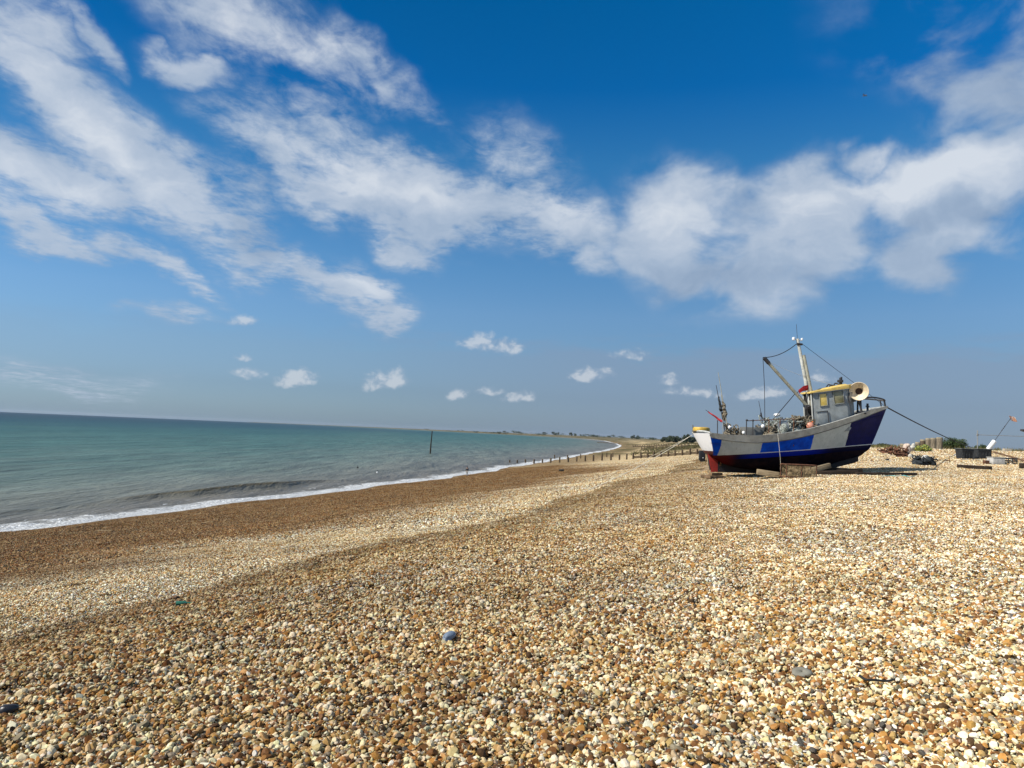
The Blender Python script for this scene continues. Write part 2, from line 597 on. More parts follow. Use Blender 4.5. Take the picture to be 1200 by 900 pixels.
# ---------------------------------------------------------------- sea
ys = np.concatenate([np.linspace(-300, 15, 22), np.linspace(17, 200, 300), np.geomspace(201, 10500, 190)])
off = np.concatenate([[-9, -6, -4, -3], np.linspace(-2.5, 16, 90), np.geomspace(16.4, 11000, 105)])
YY, OO = np.meshgrid(ys, off, indexing='ij')
XX = shore_x(YY) - OO
sdist = -inland(XX, YY)
ZZ = np.zeros_like(XX)
near = 1 - sstep(YY, 200, 260)
wv = vnoise(YY * .06, YY * 0 + 2)
crest = 8.6 + 1.6 * wv
amp = np.interp(YY, [17, 40, 60, 68, 76, 86, 97, 104, 130, 200], [.05, .12, .10, .30, .64, .64, .28, .05, .12, .08]) * near
dd = sdist - crest
ZZ += amp * np.exp(-(dd / np.where(dd > 0, 1.3, .75)) ** 2)
ZZ += .12 * near * np.exp(-((sdist - 17 - 3 * wv) / 2.) ** 2) * (.5 + vnoise(YY * .1, YY * 0 + 5))
ZZ += near * .05 * vnoise(XX * .5 + YY * .2, YY * .3) * sstep(sdist, 1, 4)
# broken water at the edge
ZZ += near * (.10 * np.exp(-((sdist - 2.6 - 2 * vnoise(YY * .12, YY * 0)) / .8) ** 2) + .05 * np.abs(vnoise(XX * 2.1, YY * 1.4)) * (1 - sstep(sdist, 2.5, 5)))
n0, n1 = XX.shape
idx = np.arange(n0 * n1).reshape(n0, n1)
quads = np.stack([idx[:-1, :-1], idx[:-1, 1:], idx[1:, 1:], idx[1:, :-1]], -1).reshape(-1, 4)
me = np_mesh('sea', np.stack([XX.ravel(), YY.ravel(), ZZ.ravel()], -1), quads)
attr(me, 'off', sdist.ravel())
attr(me, 'crest', (amp * np.exp(-((dd - .1) / .5) ** 2)).ravel())
if me.polygons[5].normal.z < 0:
    me.flip_normals()
sea = link(bpy.data.objects.new('sea', me))
tag(sea, 'calm green sea with a thin white line of surf along the shingle', 'sea', kind='structure')
m, q, b = new_mat('sea_water')
pos = q.n('ShaderNodeNewGeometry').outputs['Position']
o_ = q.n('ShaderNodeAttribute', attribute_name='off').outputs['Fac']
cr_ = q.n('ShaderNodeAttribute', attribute_name='crest').outputs['Fac']
band = q.noise(q.mapping(pos, rot=(0, 0, rad(-16)), scl=(1., .12, 1.)), .016, 5, .6)
band2 = q.noise(q.mapping(pos, rot=(0, 0, rad(-40)), scl=(1., .3, 1.)), .10, 5, .6)
lo = q.math('MULTIPLY', q.math('LOGARITHM', q.math('MAXIMUM', o_, 1.), 10.), .25)
lo = q.math('ADD', lo, q.math('MULTIPLY', q.math('SUBTRACT', band, .5), .16))
lo = q.math('ADD', lo, q.math('MULTIPLY', q.math('SUBTRACT', band2, .5), .13))
wc = q.ramp(lo, SEA_RAMP)
lane = q.noise(q.mapping(pos, rot=(0, 0, rad(-14)), scl=(1., .16, 1.)), .35, 6, .7)
lane2 = q.noise(q.mapping(pos, rot=(0, 0, rad(-14)), scl=(1., .22, 1.)), .06, 5, .65)
ln_ = q.math('ADD', q.rng(lane, .3, .7, .68, 1.28), q.rng(lane2, .3, .7, -.16, .16))
wc = q.mix(1., wc, q.comb(ln_, ln_, ln_), 'MULTIPLY')  # wind lanes; light and dark of ripples painted into the water colour
ripA = q.noise(q.mapping(pos, rot=(0, 0, rad(-20)), scl=(1., .35, 1.)), 1.1, 6, .62, .3)
ripB = q.noise(q.mapping(pos, rot=(0, 0, rad(-8)), scl=(1., .25, 1.)), .16, 5, .6, .2)
foam_n = q.noise(q.mapping(pos, scl=(1., .6, 1.)), 1.5, 8, .68, .5)
foam_n2 = q.noise(pos, .22, 3, .5)
edge = q.math('ADD', o_, q.math('ADD', q.math('MULTIPLY', q.math('SUBTRACT', foam_n, .5), 5.), q.math('MULTIPLY', q.math('SUBTRACT', foam_n2, .5), 4.5)))
fa = q.math('MULTIPLY', q.rng(edge, 3.4, 1.6), q.rng(edge, -1.6, -.4))
fine_n = q.noise(pos, 6., 4, .7)
fa = q.math('MULTIPLY', fa, q.rng(fine_n, .34, .56, .5, 1.))
fa = q.math('MAXIMUM', fa, q.math('MULTIPLY', q.math('MULTIPLY', q.rng(o_, 8., 4.), q.rng(o_, 1., 3.)), q.math('MULTIPLY', q.rng(foam_n, .56, .66), .75)))
wc = q.mix(q.math('MULTIPLY', q.rng(cr_, .06, .35), .75), wc, (.085, .068, .034))
fa = q.math('MAXIMUM', fa, q.math('MULTIPLY', q.rng(cr_, .30, .55), q.rng(foam_n, .58, .66)))
q.l(q.mix(fa, wc, (.82, .84, .84)), b.inputs['Base Color'])
q.l(q.rng(fa, 0, 1, SEA_ROUGH, .8), b.inputs['Roughness'])
b.inputs['IOR'].default_value = 1.33
q.l(q.rng(fa, 0, 1, SEA_SPEC, .1), b.inputs['Specular IOR Level'])
hh = q.math('ADD', q.math('MULTIPLY', ripA, .35), q.math('MULTIPLY', ripB, 1.6))
hh = q.math('ADD', hh, q.math('MULTIPLY', q.math('MULTIPLY', foam_n, fa), .5))
q.l(q.bump(hh, 1., 1.1), b.inputs['Normal'])
me.materials.append(m)

# ---------------------------------------------------------------- loose stones
rng = np.random.default_rng(11)
bm = bmesh.new()
bmesh.ops.create_icosphere(bm, subdivisions=2, radius=1.)
ICO_V = np.array([v.co[:] for v in bm.verts])
ICO_F = np.array([[v.index for v in f.verts] for f in bm.faces])
bm.free()
bm = bmesh.new()
bmesh.ops.create_icosphere(bm, subdivisions=1, radius=1.)
ICO1_V = np.array([v.co[:] for v in bm.verts])
ICO1_F = np.array([[v.index for v in f.verts] for f in bm.faces])
bm.free()


def rotm(ax, ay, az_):
    return np.array(Euler((ax, ay, az_)).to_matrix())


def stone(size, V0):
    """one flint: a flattened ball, dented and chipped flat on a few sides"""
    V = V0.copy()
    for _ in range(3):
        d = rng.normal(size=3)
        d /= np.linalg.norm(d)
        V *= (1 + rng.uniform(-.22, .26) * np.clip(V @ d, 0, 1)[:, None] ** 2)
    for _ in range(rng.integers(3, 8)):
        d = rng.normal(size=3)
        d /= np.linalg.norm(d)
        c = rng.uniform(.38, .80)
        V = V - np.maximum(V @ d - c, 0)[:, None] * d * .97
    V = V * np.array([1., rng.uniform(.6, .95), rng.uniform(.38, .8)])
    return V * size * .5


def patch(size, n_grid, mean, V0, F0, layers):
    vs, fs, cs = [], [], []
    nv = 0
    step = size / n_grid
    for L in range(layers):
        for a in range(n_grid):
            for c in range(n_grid):
                if L == layers - 1 and layers > 1 and rng.random() < .30:
                    continue
                d = mean * float(np.clip(rng.lognormal(-.02, .42), .42, 2.6))
                V = stone(d, V0) @ rotm(*(rng.normal(0, .55, 2)), rng.uniform(0, 6.283)).T
                p = np.array([(a + .5 + rng.uniform(-.5, .5) + .5 * L) * step - size / 2, (c + .5 + rng.uniform(-.5, .5) + .5 * L) * step - size / 2, mean * (-.55 + .55 * L) + rng.uniform(-.18, .34) * mean])
                vs.append(V + p)
                fs.append(F0 + nv)
                nv += len(V0)
                k = rng.choice(len(_SC), p=_SP)
                col = _SC[k] * rng.uniform(.78, 1.2) * (1 + rng.normal(0, .05, 3))
                cs.append(np.repeat(np.clip(np.append(col, 1.), 0, .86)[None], len(V0), 0))
    return np.concatenate(vs), np.concatenate(fs), np.concatenate(cs)


mst, q, b = new_mat('flint')
pos = q.n('ShaderNodeNewGeometry').outputs['Position']
vc_ = q.n('ShaderNodeAttribute', attribute_name='stone').outputs['Color']
tint = q.n('ShaderNodeAttribute', attribute_name='tint', attribute_type='INSTANCER').outputs['Color']
nf = q.noise(pos, 60., 4, .6)
ng_ = q.noise(pos, 24., 5, .65)
c = q.mix(1., vc_, tint, 'MULTIPLY')
c = q.mix(q.rng(nf, .35, .7, 0., .45), c, q.mix(1., c, (.62, .52, .42), 'MULTIPLY'))
c = q.mix(q.rng(ng_, .60, .68, 0., .65), c, (.72, .66, .54))
q.l(c, b.inputs['Base Color'])
b.inputs['Roughness'].default_value = .62
b.inputs['Specular IOR Level'].default_value = .16
q.l(q.bump(nf, .35, .006), b.inputs['Normal'])

# where the clumps of stones lie (also a little beyond the frame)
pts, kind_, scl_, rot_, tin_ = [], [], [], [], []
PSIZE = .30


def lay(y0, y1, s0, s1, pitch, kinds, smin, smax, dens=1.):
    for yy in np.arange(y0, y1, pitch):
        xa, xb = -.80 * yy - 3.2, .80 * yy + 3.4
        xs_ = np.arange(xa, xb, pitch)
        x = xs_ + rng.uniform(-.35, .35, len(xs_)) * pitch
        y = yy + rng.uniform(-.35, .35, len(xs_)) * pitch
        s = inland(x, y) + .55 * vnoise(x * 1.1, y * 1.1) + .35 * vnoise(x * 4., y * 4.)
        ok = (s > s0) & (s < s1) & (rng.random(len(x)) < dens)
        for X_, Y_, S_ in zip(x[ok], y[ok], s[ok]):
            e = .15
            z = float(height(X_, Y_))
            gx = float(height(X_ + e, Y_) - z) / e
            gy = float(height(X_, Y_ + e) - z) / e
            pts.append((X_, Y_, z))
            r_ = Vector((-gx, -gy, 1)).normalized().to_track_quat('Z', 'Y').to_matrix() @ Matrix.Rotation(rng.uniform(0, 6.283), 3, 'Z')
            rot_.append(r_.to_euler()[:])
            kind_.append(int(rng.choice(kinds)))
            scl_.append(rng.uniform(smin, smax))
            t = 1 + .22 * float(vnoise(X_ * .5, Y_ * .5)) + .25 * float(vnoise(X_ * 2.1 + 7, Y_ * 2.1)) + rng.uniform(-.06, .06)
            f_ = float(sstep(S_, 40.1, 40.6) * (1 - .45 * sstep(S_, 41.3, 44.8)) * (1 - sstep(S_, 45.5, 50.)))
            we = float(1 - sstep(S_ + float(np.interp(Y_, [95., 150.], [0., 18.])) + 9 * float(vnoise(X_ * .05 + Y_ * .02, Y_ * .3 + X_ * .1)), 27., 40.))
            w_ = float(vnoise(X_ * .8 + 31, Y_ * .8))
            t *= 1 - .54 * f_
            tin_.append((t * (1 + .10 * w_) * (1 - .64 * we), t * (1 - .13 * f_) * (1 - .745 * we), t * (1 - .32 * f_ - .20 * w_) * (1 - .845 * we), 1.))


NC, NM, NF = 12, 12, 8
lay(1.6, 7.5, 40.6, 1e9, .205, range(0, NC), .82, 1.08)
lay(7.5, 15., 40.6, 1e9, .235, range(0, NC + NM), .86, 1.1)
lay(15., 40., 40.6, 1e9, .29, range(NC, NC + NM), 1.0, 1.3)
lay(40., 78., 44., 1e9, .50, range(NC, NC + NM), 1.5, 2.1)
lay(5.0, 22., 29., 40.8, .27, range(NC + NM, NC + NM + NF), .95, 1.2)
lay(22., 50., 22., 41., .42, range(NC + NM, NC + NM + NF), 1.6, 2.1)
lay(80., 150., 1.2, 44., .72, range(NC + NM, NC + NM + NF), 2.5, 3.1)
lay(50., 80., 28., 43., .55, range(NC + NM, NC + NM + NF), 1.9, 2.5)
lay(14., 80., 1.2, 30., .50, range(NC + NM, NC + NM + NF), 1.8, 2.4)

src = bpy.data.collections.new('stones')
COL.children.link(src)
shingle_me = bpy.data.meshes.new('shingle')
P_ = np.asarray(pts, np.float32)
shingle_me.vertices.add(len(P_))
shingle_me.vertices.foreach_set('co', P_.ravel())
for nm, typ, dat, key in (('rot', 'FLOAT_VECTOR', rot_, 'vector'), ('scl', 'FLOAT', scl_, 'value'), ('pick', 'INT', kind_, 'value'), ('tint', 'FLOAT_COLOR', tin_, 'color')):
    at_ = shingle_me.attributes.new(nm, typ, 'POINT')
    at_.data.foreach_set(key, np.asarray(dat, np.int32 if typ == 'INT' else np.float32).ravel())
shingle = link(bpy.data.objects.new('shingle', shingle_me))
tag(shingle, 'loose cream, tan and grey flint pebbles covering the near beach', 'pebbles', kind='stuff')
for k in range(NC + NM + NF):
    if k < NC:
        dat = patch(PSIZE, 10, .0335, ICO_V, ICO_F, 2)
    elif k < NC + NM:
        dat = patch(PSIZE, 12, .027, ICO_V if k < NC + 6 else ICO1_V, ICO_F if k < NC + 6 else ICO1_F, 2)
    else:
        dat = patch(PSIZE, 14, .0225, ICO1_V, ICO1_F, 2)
    pm = np_mesh('clump', dat[0], dat[1], False)
    ca = pm.attributes.new('stone', 'FLOAT_COLOR', 'POINT')
    ca.data.foreach_set('color', dat[2].astype(np.float32).ravel())
    pm.materials.append(mst)
    po = bpy.data.objects.new('pebbles_%02d' % k, pm)     # sorted by name when picked below
    src.objects.link(po)
    po.parent = shingle
    yy = 8. + .33 * k
    xx = 1. + .4 * (k % 5)
    po.location = (xx, yy, float(height(xx, yy)))
    po['kind'] = 'stuff'
    po['tint'] = (1., 1., 1., 1.)

ngt = bpy.data.node_groups.new('lay_stones', 'GeometryNodeTree')
ngt.interface.new_socket('Geometry', in_out='INPUT', socket_type='NodeSocketGeometry')
ngt.interface.new_socket('Geometry', in_out='OUTPUT', socket_type='NodeSocketGeometry')
G = NT(ngt)
gi, go = G.n('NodeGroupInput'), G.n('NodeGroupOutput')
ci = G.n('GeometryNodeCollectionInfo')
ci.inputs['Collection'].default_value = src
ci.inputs['Separate Children'].default_value = True
ci.inputs['Reset Children'].default_value = True
iop = G.n('GeometryNodeInstanceOnPoints')
iop.inputs['Pick Instance'].default_value = True


def named(nm, typ):
    n_ = G.n('GeometryNodeInputNamedAttribute', data_type=typ)
    n_.inputs['Name'].default_value = nm
    return n_.outputs['Attribute']


G.l(gi.outputs[0], iop.inputs['Points'])
G.l(ci.outputs[0], iop.inputs['Instance'])
G.l(named('pick', 'INT'), iop.inputs['Instance Index'])
e2r = G.n('FunctionNodeEulerToRotation')
G.l(named('rot', 'FLOAT_VECTOR'), e2r.inputs[0])
G.l(e2r.outputs[0], iop.inputs['Rotation'])
G.l(named('scl', 'FLOAT'), iop.inputs['Scale'])
G.l(iop.outputs[0], go.inputs[0])
mod = shingle.modifiers.new('stones', 'NODES')
mod.node_group = ngt
print('clumps', len(pts))


# ---------------------------------------------------------------- mesh builder
class MB:
    def __init__(self):
        self.bm = bmesh.new()

    def face(self, pts):
        return self.bm.faces.new([self.bm.verts.new(p) for p in pts])

    def box(self, c, s, rot=None, bevel=0.):
        r = bmesh.ops.create_cube(self.bm, size=1.)
        vs = r['verts']
        M_ = Matrix.Translation(c) @ (rot.to_4x4() if rot is not None else Matrix()) @ Matrix.Diagonal((s[0], s[1], s[2], 1))
        bmesh.ops.transform(self.bm, matrix=M_, verts=vs)
        if bevel:
            es = list({e for v in vs for e in v.link_edges})
            bmesh.ops.bevel(self.bm, geom=es, offset=bevel, segments=2, affect='EDGES', profile=.6)
        return self

    def prism(self, low, high, bevel=0.):
        """loft between two equal polygons"""
        n = len(low)
        a = [self.bm.verts.new(p) for p in low]
        b_ = [self.bm.verts.new(p) for p in high]
        fs = [self.bm.faces.new(a[::-1]), self.bm.faces.new(b_)]
        for k in range(n):
            fs.append(self.bm.faces.new((a[k], a[(k + 1) % n], b_[(k + 1) % n], b_[k])))
        if bevel:
            es = list({e for f in fs for e in f.edges})
            bmesh.ops.bevel(self.bm, geom=es, offset=bevel, segments=2, affect='EDGES', profile=.6)
        return self

    def tube(self, pts, r, n=8, closed=False, taper=None):
        pts = [Vector(p) for p in pts]
        N = len(pts)
        rings = []
        up = None
        for k, p in enumerate(pts):
            if closed:
                t = pts[(k + 1) % N] - pts[k - 1]
            else:
                t = pts[min(k + 1, N - 1)] - pts[max(k - 1, 0)]
            t = t.normalized() if t.length > 1e-9 else Vector((0, 0, 1))
            if up is None:
                up = Vector((0, 0, 1)) if abs(t.z) < .9 else Vector((1, 0, 0))
            side = t.cross(up).normalized()
            up = side.cross(t).normalized()
            rk = r if taper is None else r * (1 + (taper - 1) * k / max(1, N - 1))
            rings.append([self.bm.verts.new(p + (side * math.cos(2 * math.pi * i / n) + up * math.sin(2 * math.pi * i / n)) * rk) for i in range(n)])
        for k in range(N if closed else N - 1):
            A_, B_ = rings[k], rings[(k + 1) % N]
            for i in range(n):
                self.bm.faces.new((A_[i], A_[(i + 1) % n], B_[(i + 1) % n], B_[i]))
        if not closed:
            self.bm.faces.new(rings[0][::-1])
            self.bm.faces.new(rings[-1])
        return self

    def lathe(self, prof, n=20, mat=None, cap=True):
        """profile of (radius, height) turned round z, then placed by mat"""
        mat = mat or Matrix()
        rings = []
        for (r, z) in prof:
            rings.append([self.bm.verts.new(mat @ Vector((max(r, 1e-4) * math.cos(2 * math.pi * i / n), max(r, 1e-4) * math.sin(2 * math.pi * i / n), z))) for i in range(n)])
        for A_, B_ in zip(rings, rings[1:]):
            for i in range(n):
                self.bm.faces.new((A_[i], A_[(i + 1) % n], B_[(i + 1) % n], B_[i]))
        if cap:
            self.bm.faces.new(rings[0][::-1])
            self.bm.faces.new(rings[-1])
        return self

    def ball(self, c, r, sub=3, scl=(1, 1, 1), noise=0., seed=0, rot=None):
        res = bmesh.ops.create_icosphere(self.bm, subdivisions=sub, radius=1.)
        rg = random.Random(seed)
        ds = [(Vector((rg.gauss(0, 1), rg.gauss(0, 1), rg.gauss(0, 1))).normalized(), rg.uniform(-noise, noise)) for _ in range(7)]
        for v in res['verts']:
            k = 1.
            for d_, a_ in ds:
                k += a_ * max(0, v.co.dot(d_)) ** 3
            p = Vector((v.co.x * scl[0], v.co.y * scl[1], v.co.z * scl[2])) * r * k
            if rot is not None:
                p = rot @ p
            v.co = p + Vector(c)
        return self

    def obj(self, name, mat, parent=None, smooth=True, base=None, ang=40):
        me_ = bpy.data.meshes.new(name)
        bmesh.ops.recalc_face_normals(self.bm, faces=self.bm.faces)
        if base is not None:
            bmesh.ops.translate(self.bm, vec=-Vector(base), verts=self.bm.verts)
        if smooth:
            for f in self.bm.faces:
                f.smooth = True
            for e in self.bm.edges:
                if len(e.link_faces) == 2 and e.calc_face_angle(0) > rad(ang):
                    e.smooth = False
        self.bm.to_mesh(me_)
        self.bm.free()
        for mm in (mat if isinstance(mat, (list, tuple)) else [mat]):
            me_.materials.append(mm)
        o = link(bpy.data.objects.new(name, me_), parent)
        if base is not None:
            o.location = base
        return o


def sag(a, b, s, n=16):
    a, b = Vector(a), Vector(b)
    return [a.lerp(b, k / n) - Vector((0, 0, s * 4 * (k / n) * (1 - k / n))) for k in range(n + 1)]


def bent(pts, n=6):
    """smooth curve through points (Catmull-Rom)"""
    P_ = [Vector(p) for p in pts]
    P_ = [P_[0] * 2 - P_[1]] + P_ + [P_[-1] * 2 - P_[-2]]
    out_ = []
    for k in range(1, len(P_) - 2):
        p0, p1, p2, p3 = P_[k - 1:k + 3]
        for i in range(n):
            t = i / n
            out_.append(.5 * ((2 * p1) + (-p0 + p2) * t + (2 * p0 - 5 * p1 + 4 * p2 - p3) * t * t + (-p0 + 3 * p1 - 3 * p2 + p3) * t ** 3))
    out_.append(P_[-2])
    return out_


# ---------------------------------------------------------------- paints
GREY = paint('grey_paint', (.30, .31, .30), .55, scale=2., dirt=(.16, .12, .09), dirt_amt=.35)
PALE = paint('pale_grey_paint', (.45, .46, .43), .55, scale=2.5, dirt=(.20, .17, .13), dirt_amt=.4)
CAB = paint('cabin_grey_paint', (.27, .295, .295), .5, scale=2.2, dirt=(.14, .12, .10), dirt_amt=.3)
WHITE = paint('white_paint', (.80, .80, .78), .45, scale=2., dirt=(.45, .40, .34), dirt_amt=.3)
YELLOW = paint('yellow_paint', (.66, .47, .13), .55, scale=3., dirt=(.33, .27, .14), dirt_amt=.55)
RED = paint('red_oxide', (.30, .022, .015), .6, scale=3., dirt=(.10, .03, .02), dirt_amt=.5)
MAROON = paint('maroon_antifoul', (.10, .012, .012), .7, scale=3., dirt=(.05, .02, .015), dirt_amt=.5)
BLACK = paint('black_rubber', (.014, .014, .016), .6, scale=6., dirt=(.06, .055, .05), dirt_amt=.4)
STEEL = paint('galvanised_steel', (.34, .35, .34), .5, metal=.5, scale=5., dirt=(.18, .10, .05), dirt_amt=.5)
MASTW = paint('mast_white', (.56, .57, .52), .5, scale=3., dirt=(.24, .22, .17), dirt_amt=.7)
MASTG = paint('weathered_spar', (.36, .35, .27), .65, scale=4., dirt=(.16, .14, .10), dirt_amt=.6)
DARKM = paint('dark_iron', (.035, .035, .038), .55, scale=6., dirt=(.10, .05, .03), dirt_amt=.5)
ROPE = paint('black_rope', (.018, .019, .024), .85, scale=20.)
ROPEW = paint('pale_rope', (.62, .58, .48), .9, scale=20., bump=.5)
CREAM = paint('cream_paint', (.72, .60, .42), .5, scale=3., dirt=(.45, .33, .2), dirt_amt=.35)
THROAT = paint('dark_bronze', (.06, .028, .018), .6)
BUOYP = paint('pink_buoy', (.72, .30, .20), .5, scale=5., dirt=(.45, .25, .2), dirt_amt=.4)
ORANGE = paint('orange_plastic', (.75, .20, .05), .5, scale=5.)
REDF = paint('red_cloth', (.55, .035, .04), .8, scale=6.)
NETG = paint('grey_green_net', (.22, .245, .22), .95, scale=14., var=.6, bump=.8, dirt=(.52, .53, .48), dirt_amt=.9)
NETB = paint('brown_net', (.15, .125, .085), .95, scale=12., var=.6, bump=.8, dirt=(.42, .38, .30), dirt_amt=.8)
NETK = paint('dark_net', (.022, .027, .030), .95, scale=12., var=.4, bump=.8, dirt=(.12, .14, .15), dirt_amt=.7)
OLDWOOD = wood('old_wood', (.20, .145, .085), (.34, .27, .17))
GREYWOOD = wood('grey_wood', (.10, .08, .055), (.25, .21, .15), axis=2)
DARKWOOD = wood('dark_wood', (.020, .014, .010), (.055, .040, .028))
POSTWOOD = wood('post_wood', (.060, .042, .026), (.125, .092, .060), axis=2)
RUST = paint('rusty_iron', (.13, .055, .028), .85, scale=7., var=.45, bump=.5, dirt=(.05, .03, .02), dirt_amt=.6)

# ---------------------------------------------------------------- the boat
PSI = rad(4)
BO = Vector((8.633, 33.247, 6.0))
BROT = Matrix.Rotation(PSI, 4, 'Z')
BMAT = Matrix.Translation(BO) @ BROT


def on_boat(o, base):
    """things carried by the boat are things of their own: placed in the boat's frame"""
    o.location = BMAT @ Vector(base)
    o.rotation_euler = (0, 0, PSI)
    return o


def deck_thing(mb, name, mat, base, label, cat, group=None, **kw):
    o = mb.obj(name, mat, None, base=base, **kw)
    on_boat(o, base)
    return tag(o, label, cat, group)


def deck_empty(name, base, label, cat, group=None):
    return on_boat(empty(name, label, cat, group=group), base)


boat = empty('fishing_boat', 'blue and grey wooden fishing boat with yellow-roofed wheelhouse, beached on the shingle', 'fishing boat', BO, PSI)

SH = [(0, 1.83, 1.16), (.76, 1.78, 1.34), (1.97, 1.79, 1.51), (2.78, 1.88, 1.55), (3.61, 2.03, 1.55), (4.45, 2.22, 1.50), (5.29, 2.46, 1.39), (6.22, 2.74, 1.16), (7.0, 2.99, .90), (7.6, 3.18, .68), (8.1, 3.31, .40), (8.5, 3.39, .17), (8.74, 3.43, .03)]
_sx = np.array([p[0] for p in SH])
_sz = np.array([p[1] for p in SH])
_sb = np.array([p[2] for p in SH])
KU = np.array([0, .1, .2, .4, .6, .75, .85, .93, 1.])
KX = np.array([.44, .95, 1.75, 3.4, 5.0, 6.1, 6.8, 7.35, 7.92])
KZ = np.array([.84, .50, .32, .26, .38, .64, .84, .99, 1.44])


def smooth_i(u, xs, ys):
    """interpolation with rounded corners"""
    w = np.linspace(-.03, .03, 7) * (xs[-1] - xs[0])
    return float(np.mean([np.interp(np.clip(u + d_, xs[0], xs[-1]), xs, ys) for d_ in w])) if xs[0] < u < xs[-1] else float(np.interp(u, xs, ys))


def sec(u, v):
    """hull surface: u stern to stem, v keel to sheer; starboard is y < 0"""
    ss = 8.74 * u
    zs, bs = smooth_i(ss, _sx, _sz), smooth_i(ss, _sx, _sb)
    sk, zk = smooth_i(u, KU, KX), smooth_i(u, KU, KZ)
    e = np.interp(u, [0, .12, .35, .6, .8, .92, 1], [.24, .34, .40, .48, .78, 1.0, 1.0])
    y = bs * (v ** e) * (.94 + .06 * v) if v > 0 else 0.
    if u < .12:
        y *= 1 - .10 * (1 - u / .12) * (1 - v)
    zz_ = zk + (zs - zk) * (v ** (1.0 if u > .8 else np.interp(u, [0, .3, .8], [1., 1.12, 1.])))
    return Vector((sk + (ss - sk) * (v ** .9), y, zz_))


NU, NV = 60, 20
us = np.linspace(0, 1, NU)
vs_ = np.linspace(0, 1, NV) ** 1.25
mb = MB()
grid = {}
for iu, u in enumerate(us):
    for side in (-1, 1):
        for iv, v in enumerate(vs_):
            if iv == 0 and side == 1:
                grid[(iu, 1, 0)] = grid[(iu, -1, 0)]
                continue
            p = sec(u, v)
            grid[(iu, side, iv)] = mb.bm.verts.new((p.x, side * p.y, p.z))
for iu in range(NU - 1):
    for side in (-1, 1):
        for iv in range(NV - 1):
            f = [grid[(iu, side, iv)], grid[(iu + 1, side, iv)], grid[(iu + 1, side, iv + 1)], grid[(iu, side, iv + 1)]]
            mb.bm.faces.new(f if side == -1 else f[::-1])
mh, q, b = new_mat('hull_paint')
t = q.n('ShaderNodeTexCoord').outputs['Object']
hx, hy, hz = q.sep(t)
wob = q.math('MULTIPLY', q.math('SUBTRACT', q.noise(t, 3.5, 5, .6), .5), .07)
sx_ = q.math('ADD', hx, wob)
blue = q.mix(q.rng(q.noise(t, 2.4, 6, .65), .3, .7), (.001, .050, .46), (.001, .10, .74))
greyc = q.mix(q.rng(q.noise(t, 2.0, 6, .65), .3, .7), (.47, .515, .50), (.60, .64, .62))
dark_blue = q.mix(q.rng(q.noise(t, 2.4, 6, .65), .3, .7), (.001, .004, .060), (.0015, .006, .095))
zone = q.ramp(q.math('MULTIPLY', sx_, .1), [(0, (1, 0, 0)), (.054, (0, 0, 0)), (.2235, (1, 0, 0)), (.460, (0, 0, 0)), (.650, (0, 1, 0))], 'CONSTANT')
zr = q.n('ShaderNodeSeparateColor')
q.l(zone, zr.inputs[0])
side = q.mix(zr.outputs[1], q.mix(zr.outputs[0], greyc, blue), dark_blue)
# scrapes, rust weeps and fade
streak = q.noise(q.mapping(t, scl=(5., 5., .45)), 2.2, 6, .7)
isgrey = q.math('SUBTRACT', 1., q.math('MULTIPLY', q.math('MAXIMUM', zr.outputs[0], zr.outputs[1]), 1.))
side = q.mix(q.math('MULTIPLY', q.math('MULTIPLY', q.rng(streak, .60, .76), .30), isgrey), side, (.17, .13, .10))
side = q.mix(q.math('MULTIPLY', q.math('MULTIPLY', q.rng(q.noise(t, 9., 6, .7), .66, .72), .4), isgrey), side, (.45, .45, .43))
side = q.mix(q.math('MULTIPLY', q.rng(q.noise(q.mapping(t, scl=(7., 7., .35)), 1.7, 6, .7), .54, .70), .55), side, q.mix(1., side, (.50, .46, .42), 'MULTIPLY'))
wl = q.math('SUBTRACT', hz, q.math('ADD', q.math('MULTIPLY', hx, .102), .83))   # height over the painted waterline
wl = q.math('ADD', wl, q.math('MULTIPLY', wob, .25))
side = q.mix(q.math('MULTIPLY', q.math('GREATER_THAN', wl, -.012), q.math('MULTIPLY', q.math('LESS_THAN', wl, .022), q.rng(hx, 1.6, 2.6, 0., 1.))), side, (.62, .64, .68))
boot = q.mix(q.math('MULTIPLY', q.rng(hx, 1.2, 2.2), q.rng(hx, 6.0, 4.2)), (.006, .007, .03), (.003, .016, .30))
under = q.mix(q.rng(q.noise(t, 3., 6, .7), .4, .65), (.008, .007, .012), (.020, .012, .014))
low = q.mix(q.math('GREATER_THAN', wl, -.22), under, boot)
low = q.mix(q.rng(hx, 1.5, .8), low, (.085, .010, .010))
c = q.mix(q.math('GREATER_THAN', wl, -.012), low, side)
q.l(c, b.inputs['Base Color'])
b.inputs['Roughness'].default_value = .5
q.l(q.rng(wl, -.2, 0., 0., .08), b.inputs['Specular IOR Level'])
plank = q.math('SINE', q.math('MULTIPLY', q.math('SUBTRACT', hz, q.math('MULTIPLY', hx, .09)), 42.))
q.l(q.bump(q.math('ADD', q.math('MULTIPLY', q.rng(plank, -1., -.9), .5), q.noise(t, 14., 5, .6)), .3, .02), b.inputs['Normal'])
hull = mb.obj('hull', mh, boat, ang=50)

